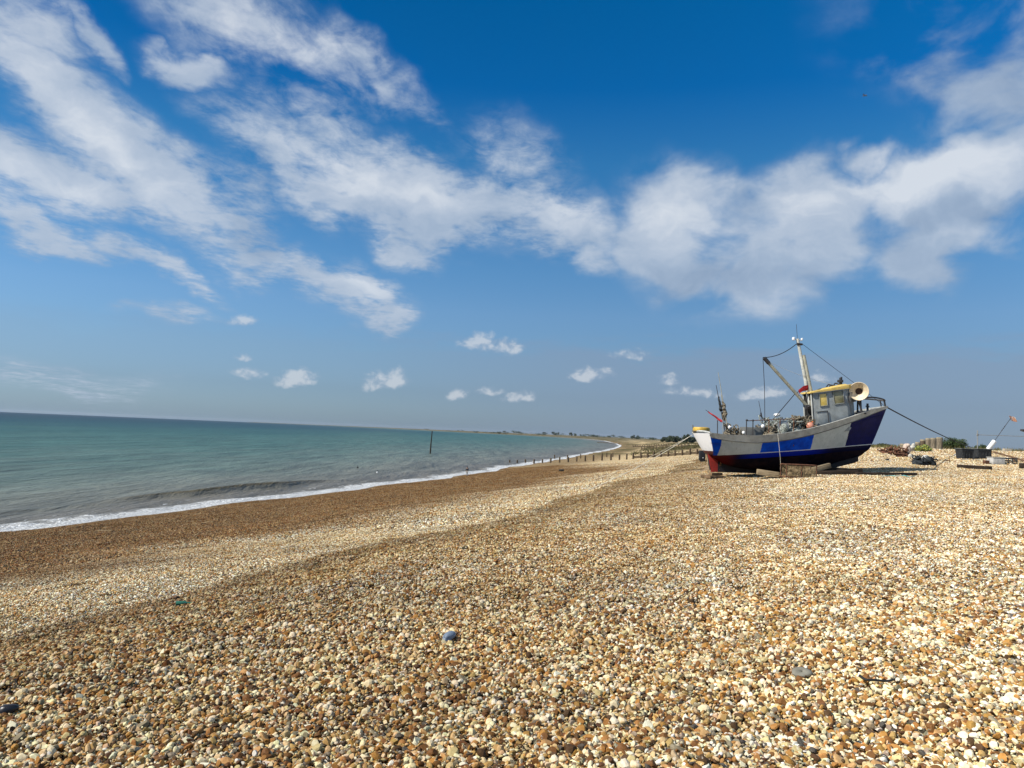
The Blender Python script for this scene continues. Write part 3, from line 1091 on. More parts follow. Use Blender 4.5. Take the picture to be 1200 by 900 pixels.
# transom: white above, maroon under the counter
mb = MB()
edge_v = np.linspace(0, 1, 16)
zsplit = 1.07
ring = [sec(0, v) for v in edge_v]
pts_r = [Vector((p.x, -p.y, p.z)) for p in ring]
pts_l = [Vector((p.x, p.y, p.z)) for p in ring]
rows = []
for a_, c_ in zip(pts_r, pts_l):
    row = []
    for k in range(9):
        f_ = k / 8
        p = a_.lerp(c_, f_)
        bow_ = .16 * (1 - (2 * f_ - 1) ** 2) * min(1, abs(c_.y) / 1.2)
        row.append(mb.bm.verts.new((p.x - bow_ - .004, p.y, p.z)))
    rows.append(row)
for r0, r1 in zip(rows, rows[1:]):
    for k in range(8):
        mb.bm.faces.new((r0[k], r0[k + 1], r1[k + 1], r1[k]))
mtr, q, b = new_mat('transom_paint')
t = q.n('ShaderNodeTexCoord').outputs['Object']
hz = q.sep(t)[2]
wh = q.mix(q.rng(q.noise(t, 2.5, 6, .65), .35, .75), (.97, .97, .97), (.92, .92, .91))
c = q.mix(q.math('GREATER_THAN', q.math('ADD', hz, q.math('MULTIPLY', q.noise(t, 5., 3), .03)), zsplit), (.10, .012, .012), wh)
q.l(c, b.inputs['Base Color'])
b.inputs['Roughness'].default_value = .5
tr = mb.obj('transom', mtr, boat, ang=60)
tr['label'] = 'white transom'

# pale grey sheer band and cap rail
mb = MB()
for sdn in (-1, 1):
    prev = None
    for u in np.linspace(0, 1, 56):
        ss = 8.74 * u
        zs, bs = smooth_i(ss, _sx, _sz), smooth_i(ss, _sx, _sb)
        w_ = np.interp(u, [0, .3, .6, .85, 1.], [.17, .18, .21, .24, .12])
        k = 1 - w_ / max(.3, zs - .8)
        p1, p0 = sec(u, 1.), sec(u, k)
        o_y = .035
        prof = [(p0.x, p0.y - .02, p0.z), (p0.x, p0.y + o_y * .6, p0.z), (p1.x, p1.y + o_y, zs + .03), (p1.x, max(p1.y - .11, 0), zs + .03), (p1.x, max(p1.y - .11, 0), zs - .06), (p1.x, max(p1.y - .02, 0), zs - .06)]
        vv = [mb.bm.verts.new((a_[0] + (.03 * u if u > .9 else 0), sdn * max(a_[1], 0.), a_[2])) for a_ in prof]
        if prev:
            for i in range(len(vv)):
                mb.bm.faces.new((prev[i], prev[(i + 1) % 6], vv[(i + 1) % 6], vv[i]))
        prev = vv
mb.obj('gunwale', PALE, boat, ang=30)
mb = MB()
mb.tube(bent([(.02, -1.22, 1.845), (.0, -.6, 1.9), (-.05, 0, 1.92), (.0, .6, 1.9), (.02, 1.22, 1.845)], 5), .05, 6)
mb.obj('stern_rail_cap', PALE, boat)
# dark rubbing strake under the band
mb = MB()
for sdn in (-1, 1):
    pr = []
    for u in np.linspace(0.005, .985, 50):
        zs = smooth_i(8.74 * u, _sx, _sz)
        w_ = np.interp(u, [0, .3, .6, .85, 1.], [.17, .18, .21, .24, .12])
        p = sec(u, 1 - w_ / max(.3, zs - .8))
        pr.append((p.x, sdn * (p.y + .012), p.z - .01))
    mb.tube(pr, .022, 6)
mb.obj('rubbing_strake', paint('strake_grey', (.12, .125, .12), .6), boat)
# deck
mb = MB()
prev = None
for u in np.linspace(.012, .985, 40):
    ss = 8.74 * u
    zs, bs = smooth_i(ss, _sx, _sz), smooth_i(ss, _sx, _sb)
    p = sec(u, 1 - .42 / (zs - .35))
    row = [mb.bm.verts.new((ss + (.03 if u < .5 else -.06), yy, zs - .40)) for yy in (-(p.y - .015), 0, p.y - .015)]
    if prev:
        for i in range(2):
            mb.bm.faces.new((prev[i], prev[i + 1], row[i + 1], row[i]))
    prev = row
mb.obj('deck', wood('deck_board', (.10, .09, .075), (.19, .17, .14)), boat)
# keel, skeg and bilge keels
mb = MB()
lowp, prevv = [], None
for u in np.linspace(.07, .93, 30):
    p = sec(u, 0.)
    zk_ = p.z - .17 - max(0., p.z - .29) * float(1 - sstep(u, .22, .42))  # deepened aft down to the ground, black standing in for hull shadow
    vv = [mb.bm.verts.new((p.x, y_, z_)) for y_, z_ in ((-.07, p.z + .06), (.07, p.z + .06), (.06, zk_), (-.06, zk_))]
    if prevv:
        for i in range(4):
            mb.bm.faces.new((prevv[i], prevv[(i + 1) % 4], vv[(i + 1) % 4], vv[i]))
    else:
        mb.bm.faces.new(vv)
    prevv = vv
mb.bm.faces.new(prevv[::-1])
mb.obj('keel', paint('keel_black', (.012, .010, .012), .7), boat)
mb = MB()
mb.prism([(.30, -.05, .98), (.72, -.05, .84), (1.0, -.05, .12), (.52, -.05, .10)], [(.30, .05, .98), (.72, .05, .84), (1.0, .05, .12), (.52, .05, .10)], .01)
rud = mb.obj('rudder', RED, boat)
rud['label'] = 'red rudder blade'
mb = MB()
mb.tube([(.46, 0, .2), (.30, 0, 1.05), (.12, 0, 1.95)], .03, 8)
mb.obj('rudder_stock', DARKM, rud)
mb = MB()
mb.tube([(.95, 0, .42), (.86, 0, .41)], .07, 10)
for k in range(3):
    a_ = k * 2.094 + .4
    mb.prism([(.86, math.cos(a_) * .05 - .03, .41 + math.sin(a_) * .05), (.90, math.cos(a_) * .05 + .03, .41 + math.sin(a_) * .05), (.91, math.cos(a_ + .3) * .22, .41 + math.sin(a_ + .3) * .22), (.87, math.cos(a_ - .25) * .22, .41 + math.sin(a_ - .25) * .22)],
             [(.868, math.cos(a_) * .05 - .03, .41 + math.sin(a_) * .05), (.908, math.cos(a_) * .05 + .03, .41 + math.sin(a_) * .05), (.918, math.cos(a_ + .3) * .22, .41 + math.sin(a_ + .3) * .22), (.878, math.cos(a_ - .25) * .22, .41 + math.sin(a_ - .25) * .22)])
mb.obj('propeller', paint('bronze', (.30, .19, .08), .45, metal=.8), boat)

# wheelhouse
wh_ = bpy.data.objects.new('wheelhouse', None)


def wall_p(x, y, z):
    return (x, y, z)


mb = MB()
foot = [(4.88, -.9), (6.46, -.9), (6.90, -.60), (6.90, -.2), (6.6, -.12), (4.88, -.12)]
topz = lambda x: 3.80 + .165 * (x - 4.72)
low_ = [(x, y, 1.9 if x < 5 else (2.2 if x < 6.55 else 2.62)) for x, y in foot]
hi_ = [(x - .14, y + .018 * (1 if y < -.3 else -1), topz(x - .14)) for x, y in foot]
mb.prism(low_, hi_, .012)
house = mb.obj('wheelhouse', CAB, boat, ang=30)


def on_wall(x, z, y0=-.9):
    """starboard wall plane"""
    f_ = (z - 2.2) / 1.65
    return Vector((x, y0 * (1 - .02 * f_), z))


def panel(mb, quad, thick, push):
    mb.prism([(x, on_wall(x, z).y - push, z) for x, z in quad], [(x, on_wall(x, z).y - push - thick, z) for x, z in quad], .004)


mb = MB()
ro = [(x + (-.15 if x < 5 else .06), y + (-.08 if y < -.3 else .08)) for x, y in foot]
lowr, hir = [], []
for x, y in ro:
    lowr.append((x - .14, y, 3.815 + .165 * (x - .14 - 4.72)))
    hir.append((x - .14, y, 3.815 + .165 * (x - .14 - 4.72) + np.interp(x, [4.7, 5.6, 7.], [.07, .17, .19])))
mb.prism(lowr, hir, .02)
roof = mb.obj('wheelhouse_roof', YELLOW, boat, ang=30)
roof['label'] = 'yellow wheelhouse roof'
mb = MB()
mb.prism([(5.2, -.7, 3.98), (6.6, -.7, 4.26), (6.6, -.1, 4.26), (5.2, -.1, 3.98)], [(5.4, -.6, 4.09), (6.4, -.6, 4.33), (6.4, -.2, 4.33), (5.4, -.2, 4.09)], .01)
mb.obj('roof_crown', YELLOW, roof)
# windows: a small one with a yellow blind, a wide tinted one
FR = paint('frame_grey', (.20, .22, .22), .5)


def window(quad, glass, nm_label):
    mb = MB()
    panel(mb, quad, .012, .002)
    w_ = mb.obj('window', glass, house)
    w_['label'] = nm_label
    mb = MB()
    qd = quad + [quad[0]]
    for (x0, z0), (x1, z1) in zip(qd, qd[1:]):
        a_, c_ = on_wall(x0, z0), on_wall(x1, z1)
        a_.y -= .018
        c_.y -= .018
        mb.tube([a_, c_], .02, 6)
    mb.obj('frame', FR, w_)


def glassy(name, c1, c2, tint=.25):
    m_, q_, b_ = new_mat(name)
    t_ = q_.n('ShaderNodeTexCoord').outputs['Object']
    q_.l(q_.mix(q_.rng(q_.noise(t_, 4., 3), .35, .65), c1, c2), b_.inputs['Base Color'])
    b_.inputs['Roughness'].default_value = .12
    b_.inputs['Specular IOR Level'].default_value = .5
    return m_


window([(5.04, 3.78), (5.09, 3.24), (5.44, 3.29), (5.39, 3.84)], glassy('yellow_blind', (.62, .45, .10), (.75, .56, .16)), 'small window with a yellow blind')
window([(5.66, 3.92), (5.76, 3.36), (6.22, 3.44), (6.13, 4.0)], glassy('olive_glass', (.16, .15, .075), (.26, .245, .14)), 'wide tinted window')
mb = MB()
mb.prism([(6.48, -.86, 3.5), (6.88, -.63, 3.55), (6.85, -.63, 3.98), (6.45, -.86, 3.92)], [(6.49, -.90, 3.5), (6.90, -.67, 3.55), (6.87, -.67, 3.98), (6.46, -.90, 3.92)])
mb.obj('window', glassy('side_glass', (.12, .13, .13), (.2, .2, .19)), house)
mb = MB()
mb.box((6.90, -.41, 3.75), (.05, .28, .42))
mb.obj('window', bpy.data.materials['side_glass'], house)
# lower door panel, hinge straps, hand rail, shade slab at the open back
mb = MB()
panel(mb, [(4.97, 3.0), (5.02, 2.32), (5.50, 2.42), (5.43, 3.04)], .02, .002)
dr = mb.obj('door', CAB, house)
mb = MB()
for a_, c_ in (((4.90, 2.98), (5.44, 3.06)), ((5.43, 3.05), (5.52, 2.45))):
    A_, B_ = on_wall(*a_), on_wall(*c_)
    A_.y -= .035
    B_.y -= .035
    mb.tube([A_, B_], .014, 6)
mb.obj('handle', DARKM, dr)
mb = MB()
for x0, z0, x1, z1 in ((6.40, 3.78, 6.52, 2.95), (6.17, 3.75, 6.22, 3.42)):
    A_, B_ = on_wall(x0, z0), on_wall(x1, z1)
    A_.y -= .04
    B_.y -= .04
    mb.tube([A_, B_], .018, 6)
mb.obj('grab_rail', DARKM, house)
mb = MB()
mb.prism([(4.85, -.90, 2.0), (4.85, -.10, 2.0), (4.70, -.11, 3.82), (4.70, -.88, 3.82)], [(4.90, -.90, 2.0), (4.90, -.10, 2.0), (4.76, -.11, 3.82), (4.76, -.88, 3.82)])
mb.obj('doorway_shade', paint('shade_black', (.012, .011, .010), .9), house)  # near-black slab over the whole aft wall, standing in for shade inside
for y_ in (-.89, -.12):
    mb = MB()
    mb.tube([(4.82, y_, 2.1), (4.68, y_ * .98, 3.82)], .035, 6)
    mb.obj('door_post', PALE, house)
# small things fixed on the roof: lamp, aerial bases, whistle
mb = MB()
mb.box((6.28, -.4, 4.46), (.20, .2, .12), None, .02)
mb.tube([(6.28, -.4, 4.3), (6.28, -.4, 4.62)], .05, 8)
mb.tube([(6.36, -.35, 4.30), (6.36, -.35, 4.66)], .04, 8)
mb.obj('roof_lamp', DARKM, roof)
mb = MB()
mb.tube(bent([(5.62, -.4, 4.14), (5.78, -.3, 4.28), (5.95, -.4, 4.24), (6.1, -.3, 4.36), (6.25, -.4, 4.30)], 4), .03, 6)
mb.tube(bent([(5.7, -.5, 4.14), (5.85, -.4, 4.26), (6.0, -.5, 4.22)], 4), .025, 6)
mb.obj('roof_cable', DARKM, roof)

# ventilator cowl: a big cream bell beside the wheelhouse
hd = Vector((-.43, -.90, -.07)).normalized()
hb = BROT.to_3x3().inverted() @ hd
RM = hb.to_track_quat('Z', 'Y').to_matrix().to_4x4()
HM = Matrix.Translation((6.84, -.98, 3.99)) @ RM
mb = MB()
prof = [(.13, -.42), (.15, -.30), (.19, -.18), (.27, -.07), (.36, .0), (.405, .03), (.415, .05), (.40, .065), (.375, .05), (.33, .0), (.24, -.09), (.16, -.20), (.125, -.30)]
mb.lathe(prof, 32, HM, cap=False)
cowl = mb.obj('cowl', CREAM, boat, ang=60)
cowl['label'] = 'round cream horn facing the beach'
mb = MB()
mb.lathe([(.001, -.22), (.145, -.215), (.15, -.24), (.15, -.30), (.001, -.31)], 24, HM, cap=False)
mb.obj('throat', THROAT, cowl)
mb = MB()
for a_, c_ in (((6.86, -.86, 3.66), (7.12, -.80, 3.02)), ((7.02, -.80, 3.66), (7.10, -.72, 3.02)), ((7.0, -.62, 3.95), (7.05, -.5, 3.02))):
    mb.tube([a_, c_], .04, 8)
mb.box((7.10, -.68, 3.02), (.35, .35, .06), None, .01)
mb.obj('cowl_stand', DARKM, cowl)

# bow rail
mb = MB()
half = [(6.95, -.84, 3.66), (7.3, -.80, 3.74), (7.7, -.66, 3.77), (8.1, -.45, 3.76), (8.42, -.24, 3.73)]
full = half + [(8.62, 0, 3.69)] + [(x, -y, z) for x, y, z in half[::-1]]
mb.tube(bent(full, 5), .036, 8)
for x, y, z0, z1 in ((8.62, 0, 3.42, 3.69), (8.5, -.15, 3.40, 3.71), (7.0, -.82, 3.02, 3.67), (7.0, .82, 3.02, 3.67), (8.5, .15, 3.40, 3.71)):
    mb.tube([(x + .06, y, z0), (x, y, z1)], .03, 8)
mb.obj('bow_rail', DARKM, boat)
mb = MB()
mb.tube([(7.62, -.35, 3.0), (7.60, -.36, 3.50)], .05, 8)
mb.tube([(7.60, -.48, 3.36), (7.60, -.24, 3.38)], .03, 8)
mb.obj('bollard', DARKM, boat)

# mast, second spar, boom and rigging
my = -.55
mb = MB()
mb.tube([(5.15, my, 1.8), (4.84, my, 3.14), (4.17, my, 6.28)], .095, 12, taper=.72)
mast = mb.obj('mast', MASTW, boat)
mb = MB()
mb.tube([(5.24, my - .16, 1.8), (4.84, my - .13, 3.66), (4.44, my - .08, 5.54)], .065, 10)
mb.tube([(5.02, my - .16, 1.8), (4.74, my - .14, 3.5)], .045, 10)
for k in range(9):
    a_ = Vector((4.74, my - .02, 3.4)).lerp(Vector((4.35, my - .02, 5.35)), k / 8)
    mb.tube([a_, a_ + Vector((.14, -.09, .03))], .018, 6)
mb.obj('mast_ladder', MASTG, mast)
mb = MB()
mb.tube([(4.00, my, 6.24), (4.36, my, 6.20)], .02, 6)
mb.lathe([(.04, 0), (.07, .02), (.07, .12), (.04, .14)], 12, Matrix.Translation((3.99, my, 6.20)))
mb.lathe([(.03, 0), (.05, .02), (.05, .08), (.02, .1)], 12, Matrix.Translation((4.38, my, 6.22)))
mb.obj('masthead_light', paint('lamp_white', (.75, .77, .78), .3), mast)
mb = MB()
mb.tube([(4.17, my, 6.2), (4.11, my, 6.93)], .009, 6)
mb.obj('aerial', DARKM, mast)
mb = MB()
mb.tube([(4.12, my - .06, 6.04), (4.37, my - .06, 6.02)], .05, 8)
mb.obj('mast_band', DARKM, mast)
mb = MB()
mb.tube([(4.76, my - .1, 2.95), (4.66, my - .22, 3.15), (4.58, my - .25, 3.24)], .10, 8)
mb.box((4.56, my - .2, 3.18), (.16, .14, .2), None, .03)
mb.obj('mast_fitting', DARKM, mast)
mb = MB()
mb.tube([(4.78, my, 3.14), (2.74, my, 5.22)], .07, 10)
boom = mb.obj('boom', MASTG, boat)
mb = MB()
mb.tube([(2.86, my, 5.097), (2.64, my, 5.33)], .088, 10)
mb.obj('boom_end', DARKM, boom)
mb = MB()
mb.tube(sag((2.58, my, 5.35), (4.15, my, 6.06), .17), .019, 6)
mb.obj('topping_lift', ROPE, boat)
mb = MB()
mb.tube([(2.58, my, 5.34), (2.68, my, 4.0), (2.74, my, 1.9)], .013, 6)
mb.obj('fall_rope', ROPE, boat)
mb = MB()
mb.tube([(4.40, my, 6.05), (6.66, -.28, 4.65), (8.64, 0, 3.44)], .009, 6)
mb.obj('forestay', ROPE, boat)
mb = MB()
mb.tube(sag((2.88, my, 5.16), (5.75, my, 4.3), .10), .007, 5)
mb.obj('guy_line', paint('thin_line', (.45, .47, .48), .6), boat)
mb = MB()
mb.tube([(4.50, my - .05, 4.06), (4.08, my, 3.76), (3.09, my, 2.56)], .018, 6)
mb.obj('derrick_rope', ROPE, boat)
# scupper marks and a hanging line on the side
mb = MB()
p = sec(.29, .93)
mb.tube(bent([(2.85, -1.62, 1.92), (2.93, -1.63, 1.3), (3.02, -1.56, .75), (3.05, -1.50, .38)], 5), .008, 6)
hang = mb.obj('hanging_line', ROPEW, boat)

# red rag on the derrick rope
mb = MB()
cloth = [[(4.66, -.65, 4.20), (4.42, -.69, 4.14), (4.20, -.64, 3.94)], [(4.68, -.62, 4.06), (4.45, -.72, 3.98), (4.24, -.66, 3.80)], [(4.64, -.68, 3.95), (4.40, -.64, 3.90), (4.14, -.62, 3.70)]]
V_ = [[mb.bm.verts.new(p) for p in row] for row in cloth]
for k in range(2):
    for i in range(2):
        mb.bm.faces.new((V_[k][i], V_[k][i + 1], V_[k + 1][i + 1], V_[k + 1][i]))
bmesh.ops.solidify(mb.bm, geom=mb.bm.faces[:], thickness=.02)
deck_thing(mb, 'rag', REDF, (4.4, -.65, 3.72), 'red rag tied to the boom rope beside the boat mast', 'rag')

# ---------------------------------------------------------------- gear on deck
RND = random.Random(5)


def deckz(s):
    return float(np.interp(s, _sx, _sz)) - .40


# working rail with posts, aft of the mast
rl = deck_empty('deck_railing', (1.6, -1.28, 1.42), 'rusty pipe railing round the net well on the boat deck', 'railing')
for x in (1.59, 1.88, 2.6, 3.1, 3.72):
    mb = MB()
    z1 = 2.44 + (x - 1.6) * .085
    mb.tube([(x - 1.6, 0, 0), (x - 1.6, 0, z1 - 1.42)], .022, 6)
    mb.obj('post', DARKM if x < 2 else RUST, rl)
mb = MB()
mb.tube([(-.01, 0, 1.02), (.4, 0, 1.06), (2.14, 0, 1.20)], .02, 6)
mb.obj('rail', RUST, rl)
for x in (0, .28):
    mb = MB()
    mb.ball((x, 0, 1.05), .05, 2)
    mb.obj('rail_knob', DARKM, rl)
# net bin
mb = MB()
mb.box((2.05, -.75, 1.88), (.85, .7, .60), None, .02)
deck_thing(mb, 'fish_bin', paint('bin_grey', (.13, .135, .13), .7, dirt=(.22, .2, .16)), (2.05, -.75, 1.58), 'dark grey fish bin on the aft deck behind the pipe railing', 'bin')


def heap(name, base, ext, n, mat, label, cat, r=.035, seed=1, strands=26, lumps=7):
    """a pile of netting: lumpy mass with many loose loops of twine over it"""
    R_ = random.Random(seed)
    mb = MB()
    for k in range(lumps):
        mb.ball((R_.uniform(-.45, .45) * ext[0], R_.uniform(-.4, .4) * ext[1], ext[2] * R_.uniform(.12, .48)), 1, 4, (ext[0] * R_.uniform(.14, .26), ext[1] * R_.uniform(.2, .34), ext[2] * R_.uniform(.16, .36)), .9, seed * 31 + k)
    for k in range(strands):
        a0 = R_.uniform(0, 6.28)
        cx, cy = R_.uniform(-.45, .45) * ext[0], R_.uniform(-.45, .45) * ext[1]
        rr_ = R_.uniform(.06, .28)
        cz = ext[2] * R_.uniform(.4, .95)
        mb.tube(bent([(cx + rr_ * math.cos(a0 + i), cy + rr_ * math.sin(a0 + i) * .7, cz + R_.uniform(-.12, .12) * ext[2] * 2) for i in range(5)], 3), r * R_.uniform(.35, 1.), 5)
    base = Vector(base)
    me_o = mb.obj(name, mat, None)
    on_boat(me_o, base)
    return tag(me_o, label, cat)


heap('net_heap', (3.6, -.55, 1.55), (1.5, 1.3, 1.02), 9, NETG, 'grey-green heap of fishing net in the middle of the boat deck', 'net', seed=3, strands=130, lumps=14)
heap('net_heap', (4.35, -.70, 1.85), (.85, 1.0, .86), 9, NETB, 'brown net and rope heap beside the foot of the boat mast', 'net', seed=8, strands=80, lumps=8)
heap('net_heap', (1.28, -.62, 1.42), (.72, .9, .78), 9, NETB, 'dark brown bundle of net and rag at the boat stern', 'net', seed=13, strands=26, lumps=5)
heap('rope_pile', (2.75, -.75, 1.5), (.8, .8, .72), 9, NETB, 'pile of pale brown rope between the fish bin and the net heap', 'rope', seed=21, strands=80, lumps=7)
# net hauler: drum on its side with a bent frame
hl = deck_empty('net_hauler', (3.15, -.95, 1.5), 'grey net hauler drum with a bent pipe frame on the deck', 'net hauler')
mb = MB()
DM = Matrix.Translation((.1, .05, .72)) @ Matrix.Rotation(rad(80), 4, 'X')
mb.lathe([(.26, 0), (.26, .03), (.14, .06), (.12, .2), (.14, .32), (.26, .36), (.26, .39)], 20, DM)
mb.obj('drum', STEEL, hl)
mb = MB()
mb.tube(bent([(-.3, -.1, 0), (-.28, -.1, .5), (-.1, -.1, .95), (.3, -.12, .78), (.55, -.1, .55), (.6, -.1, 0)], 4), .035, 8)
mb.tube([(.1, .05, 0), (.1, .05, .72)], .05, 8)
mb.obj('frame', STEEL, hl)
# bundle of pale stakes
st = deck_empty('stake_bundle', (4.12, -1.05, 1.85), 'bundle of pale wooden stakes standing upright near the mast', 'stakes')
for k in range(6):
    mb = MB()
    x0, y0 = (k % 3) * .09, (k // 3) * .1
    mb.tube([(x0, y0, 0), (x0 + RND.uniform(-.05, .05), y0 + .05, .80 + RND.uniform(-.1, .12))], .028, 6)
    mb.obj('stake', OLDWOOD, st)


def float_ball(name, c, r, mat, label, cat='buoy', rope=True, group=None):
    e_ = deck_empty(name, (c[0], c[1], c[2] - r), label, cat, group)
    mb = MB()
    mb.ball((0, 0, r), r, 3, (1, 1, 1.08))
    mb.obj('ball', mat, e_)
    if rope:
        mb = MB()
        mb.lathe([(r * .22, 0), (r * .26, r * .12), (r * .2, r * .3), (r * .12, r * .32)], 10, Matrix.Translation((0, 0, 2 * r * 1.0)))
        mb.obj('eye', paint('buoy_blue', (.05, .07, .12), .5), e_)
    return e_


float_ball('buoy', (4.50, -1.18, 2.36), .165, BUOYP, 'pale pink round buoy on the gunwale below the mast')
float_ball('buoy', (4.72, -.85, 2.46), .13, ORANGE, 'small orange buoy tucked behind the pale pink one')
float_ball('buoy', (1.07, -.70, 2.12), .11, WHITE, 'white float among the stern nets of the boat')
float_ball('buoy', (1.50, -1.2, 1.92), .07, WHITE, 'small white float near the gunwale just aft of the railing', rope=False)
float_ball('buoy', (2.47, -.95, 2.24), .085, WHITE, 'white float lying on the rope pile amidships', rope=False)
# crumpled white sheet on top of the nets
mb = MB()
mb.ball((0, 0, .12), 1, 3, (.13, .11, .07), .9, 4)
mb.ball((.15, .02, .02), 1, 3, (.10, .08, .05), .8, 9)
mb.ball((-.12, .02, .12), 1, 3, (.07, .07, .04), .8, 19)
o = mb.obj('plastic_sheet', WHITE, None)
on_boat(o, (3.40, -.35, 2.66))
tag(o, 'crumpled white plastic sheet on top of the grey-green nets', 'plastic sheet')
# whip aerial / cane on the railing
mb = MB()
mb.tube([(0, 0, 0), (-.10, 0, .55), (-.21, 0, 1.05)], .018, 6, taper=.5)
mb.box((-.08, 0, .42), (.05, .05, .2), Matrix.Rotation(-.2, 3, 'Y'))
o = mb.obj('marker_pole', DARKM, None)
on_boat(o, (2.82, -.1, 2.36))
tag(o, 'short dark marker pole leaning up from the rope pile', 'pole')


# dan buoys stowed upright at the stern, flags furled
def dan(base, tip, rp, mat, fmat, f0, f1, fr, label, seed):
    base, tip = Vector(base), Vector(tip)
    e_ = deck_empty('dan_buoy', base, label, 'dan buoy', 'dan buoys stowed at the boat stern')
    d_ = tip - base
    mb = MB()
    mb.tube([Vector((0, 0, 0)), d_ * .5, d_], rp, 6, taper=.5)
    mb.obj('pole', mat, e_)
    R_ = random.Random(seed)
    mb = MB()
    pr = []
    for k in range(9):
        t_ = f0 + (f1 - f0) * k / 8
        pr.append(d_ * t_ + Vector((R_.uniform(-1, 1) * fr * .4, R_.uniform(-1, 1) * fr * .4, 0)))
    mb.tube(pr, fr, 7, taper=.45)
    mb.obj('furled_flag', fmat, e_)
    return e_


dan((1.22, -.35, 1.5), (.62, -.30, 4.60), .024, MASTG, NETB, .38, .58, .10, 'tall dan buoy pole at the boat stern, its top the highest of the bundle', 1)
dan((1.12, -.25, 1.5), (.58, -.20, 4.02), .026, DARKM, NETK, .55, .80, .075, 'dark dan buoy pole with a black furled flag, leaning in the stern bundle', 2)
dan((1.20, -.15, 1.5), (.86, -.10, 3.6), .024, MASTG, NETB, .45, .78, .10, 'shorter dan buoy pole with a brown furled flag at the boat stern', 3)
dan((1.40, -.30, 2.02), (.12, -.20, 2.89), .02, DARKM, REDF, .42, .92, .055, 'dan buoy pole with a red furled flag sticking out over the stern', 4)
# upright stern stanchions
for x, y, z1, lab in ((.43, -.95, 2.42, 'thin dark stanchion nearest the transom on the boat gunwale'), (.66, -1.0, 2.46, 'grey pipe stanchion just ahead of the thin dark one at the stern'), (.88, -.4, 2.30, 'short stanchion standing among the dan buoy poles')):
    mb = MB()
    mb.tube([(0, 0, 0), (-.02, 0, z1 - 1.42)], .02, 6)
    mb.tube([(0, 0, 0), (0, 0, .05)], .05, 8)
    o = mb.obj('stanchion', DARKM if x < .6 else STEEL, None)
    on_boat(o, (x, y, 1.42))
    tag(o, lab, 'stanchion')
# yellow tub over the transom
tb = deck_empty('tub', (.25, .72, 1.86), 'round yellow tub sitting on the stern above the white transom', 'tub')
mb = MB()
mb.lathe([(.30, 0), (.36, .02), (.40, .16), (.37, .24), (.28, .26), (.27, .20), (.25, .18)], 24)
mb.obj('body', paint('tub_yellow', (.55, .36, .06), .5, scale=5., dirt=(.25, .18, .06), dirt_amt=.5), tb)
mb = MB()
mb.tube([(.40 * math.cos(a_ * .2618), .40 * math.sin(a_ * .2618), .06) for a_ in range(24)], .03, 6, closed=True)
mb.tube([(-.38, 0, .1), (-.40, 0, .34)], .02, 6)
mb.obj('rim', paint('tub_rim', (.12, .10, .06), .6), tb)


# ---------------------------------------------------------------- under and around the boat
def gpt(o, p, rz=0.):
    o.location = p
    o.rotation_euler = (0, 0, rz)
    return o


def hg(x, y):
    return float(height(x, y))


def bw(s_, yb_):
    """boat frame to world, dropped on the shingle"""
    w = BMAT @ Vector((s_, yb_, 0))
    return Vector((w.x, w.y, hg(w.x, w.y)))


def ground_thing(mb, name, mat, loc, label, cat, rz=0., group=None, **kw):
    o = mb.obj(name, mat, None, **kw)
    gpt(o, loc, rz)
    return tag(o, label, cat, group)


# wire lobster pot leaning against the bilge
pot = gpt(empty('lobster_pot', 'brown netted lobster pot on the shingle against the boat side', 'lobster pot'), bw(3.65, -1.95), PSI)
mb = MB()
Lp, Wp, Hp = 1.32, .55, .56
for z in (.03, Hp):
    for y in (-Wp / 2, Wp / 2):
        mb.tube([(-Lp / 2, y, z), (Lp / 2, y, z)], .025, 6)
    for x in (-Lp / 2, 0, Lp / 2):
        mb.tube([(x, -Wp / 2, z), (x, Wp / 2, z)], .022, 6)
for x in (-Lp / 2, 0, Lp / 2):
    for y in (-Wp / 2, Wp / 2):
        mb.tube([(x, y, 0), (x, y, Hp)], .022, 6)
mb.obj('frame', RUST, pot)
mb = MB()
for k in range(23):
    x = -Lp / 2 + Lp * (k + .5) / 23
    for y in (-Wp / 2, Wp / 2):
        mb.tube([(x - .06, y, .03), (x + .06, y, Hp)], .008, 4)
        mb.tube([(x + .06, y, .03), (x - .06, y, Hp)], .008, 4)
    mb.tube([(x, -Wp / 2, Hp), (x, Wp / 2, Hp)], .008, 4)
mb.obj('netting', paint('pot_net', (.26, .19, .10), .9, scale=10., var=.4), pot)
mb = MB()
for k in range(10):
    mb.ball((RND.uniform(-.5, .5), RND.uniform(-.12, .2), RND.uniform(.10, .42)), 1, 2, (.16, .10, .10), .6, 40 + k)
mb.obj('stuffing', paint('old_rope', (.30, .22, .125), .95, scale=12., var=.5, bump=.8), pot)


def beam(name, a_, b_, w, h_, mat, label, cat, group=None, rest=0.):
    """a timber lying from a to b"""
    a_, b_ = Vector(a_), Vector(b_)
    d_ = b_ - a_
    L = d_.length
    mb = MB()
    mb.box((0, 0, h_ / 2), (L, w, h_), None, min(w, h_) * .12)
    for v in mb.bm.verts:
        v.co.z += .012 * math.sin(v.co.x * 9 + w * 40)
        v.co.y += .010 * math.sin(v.co.x * 7)
    o = mb.obj(name, mat, None)
    o.location = (a_ + b_) / 2
    o.rotation_euler = d_.to_track_quat('X', 'Z').to_euler()
    return tag(o, label, cat, group)


def lift(p, z):
    return Vector((p[0], p[1], p[2] + z))


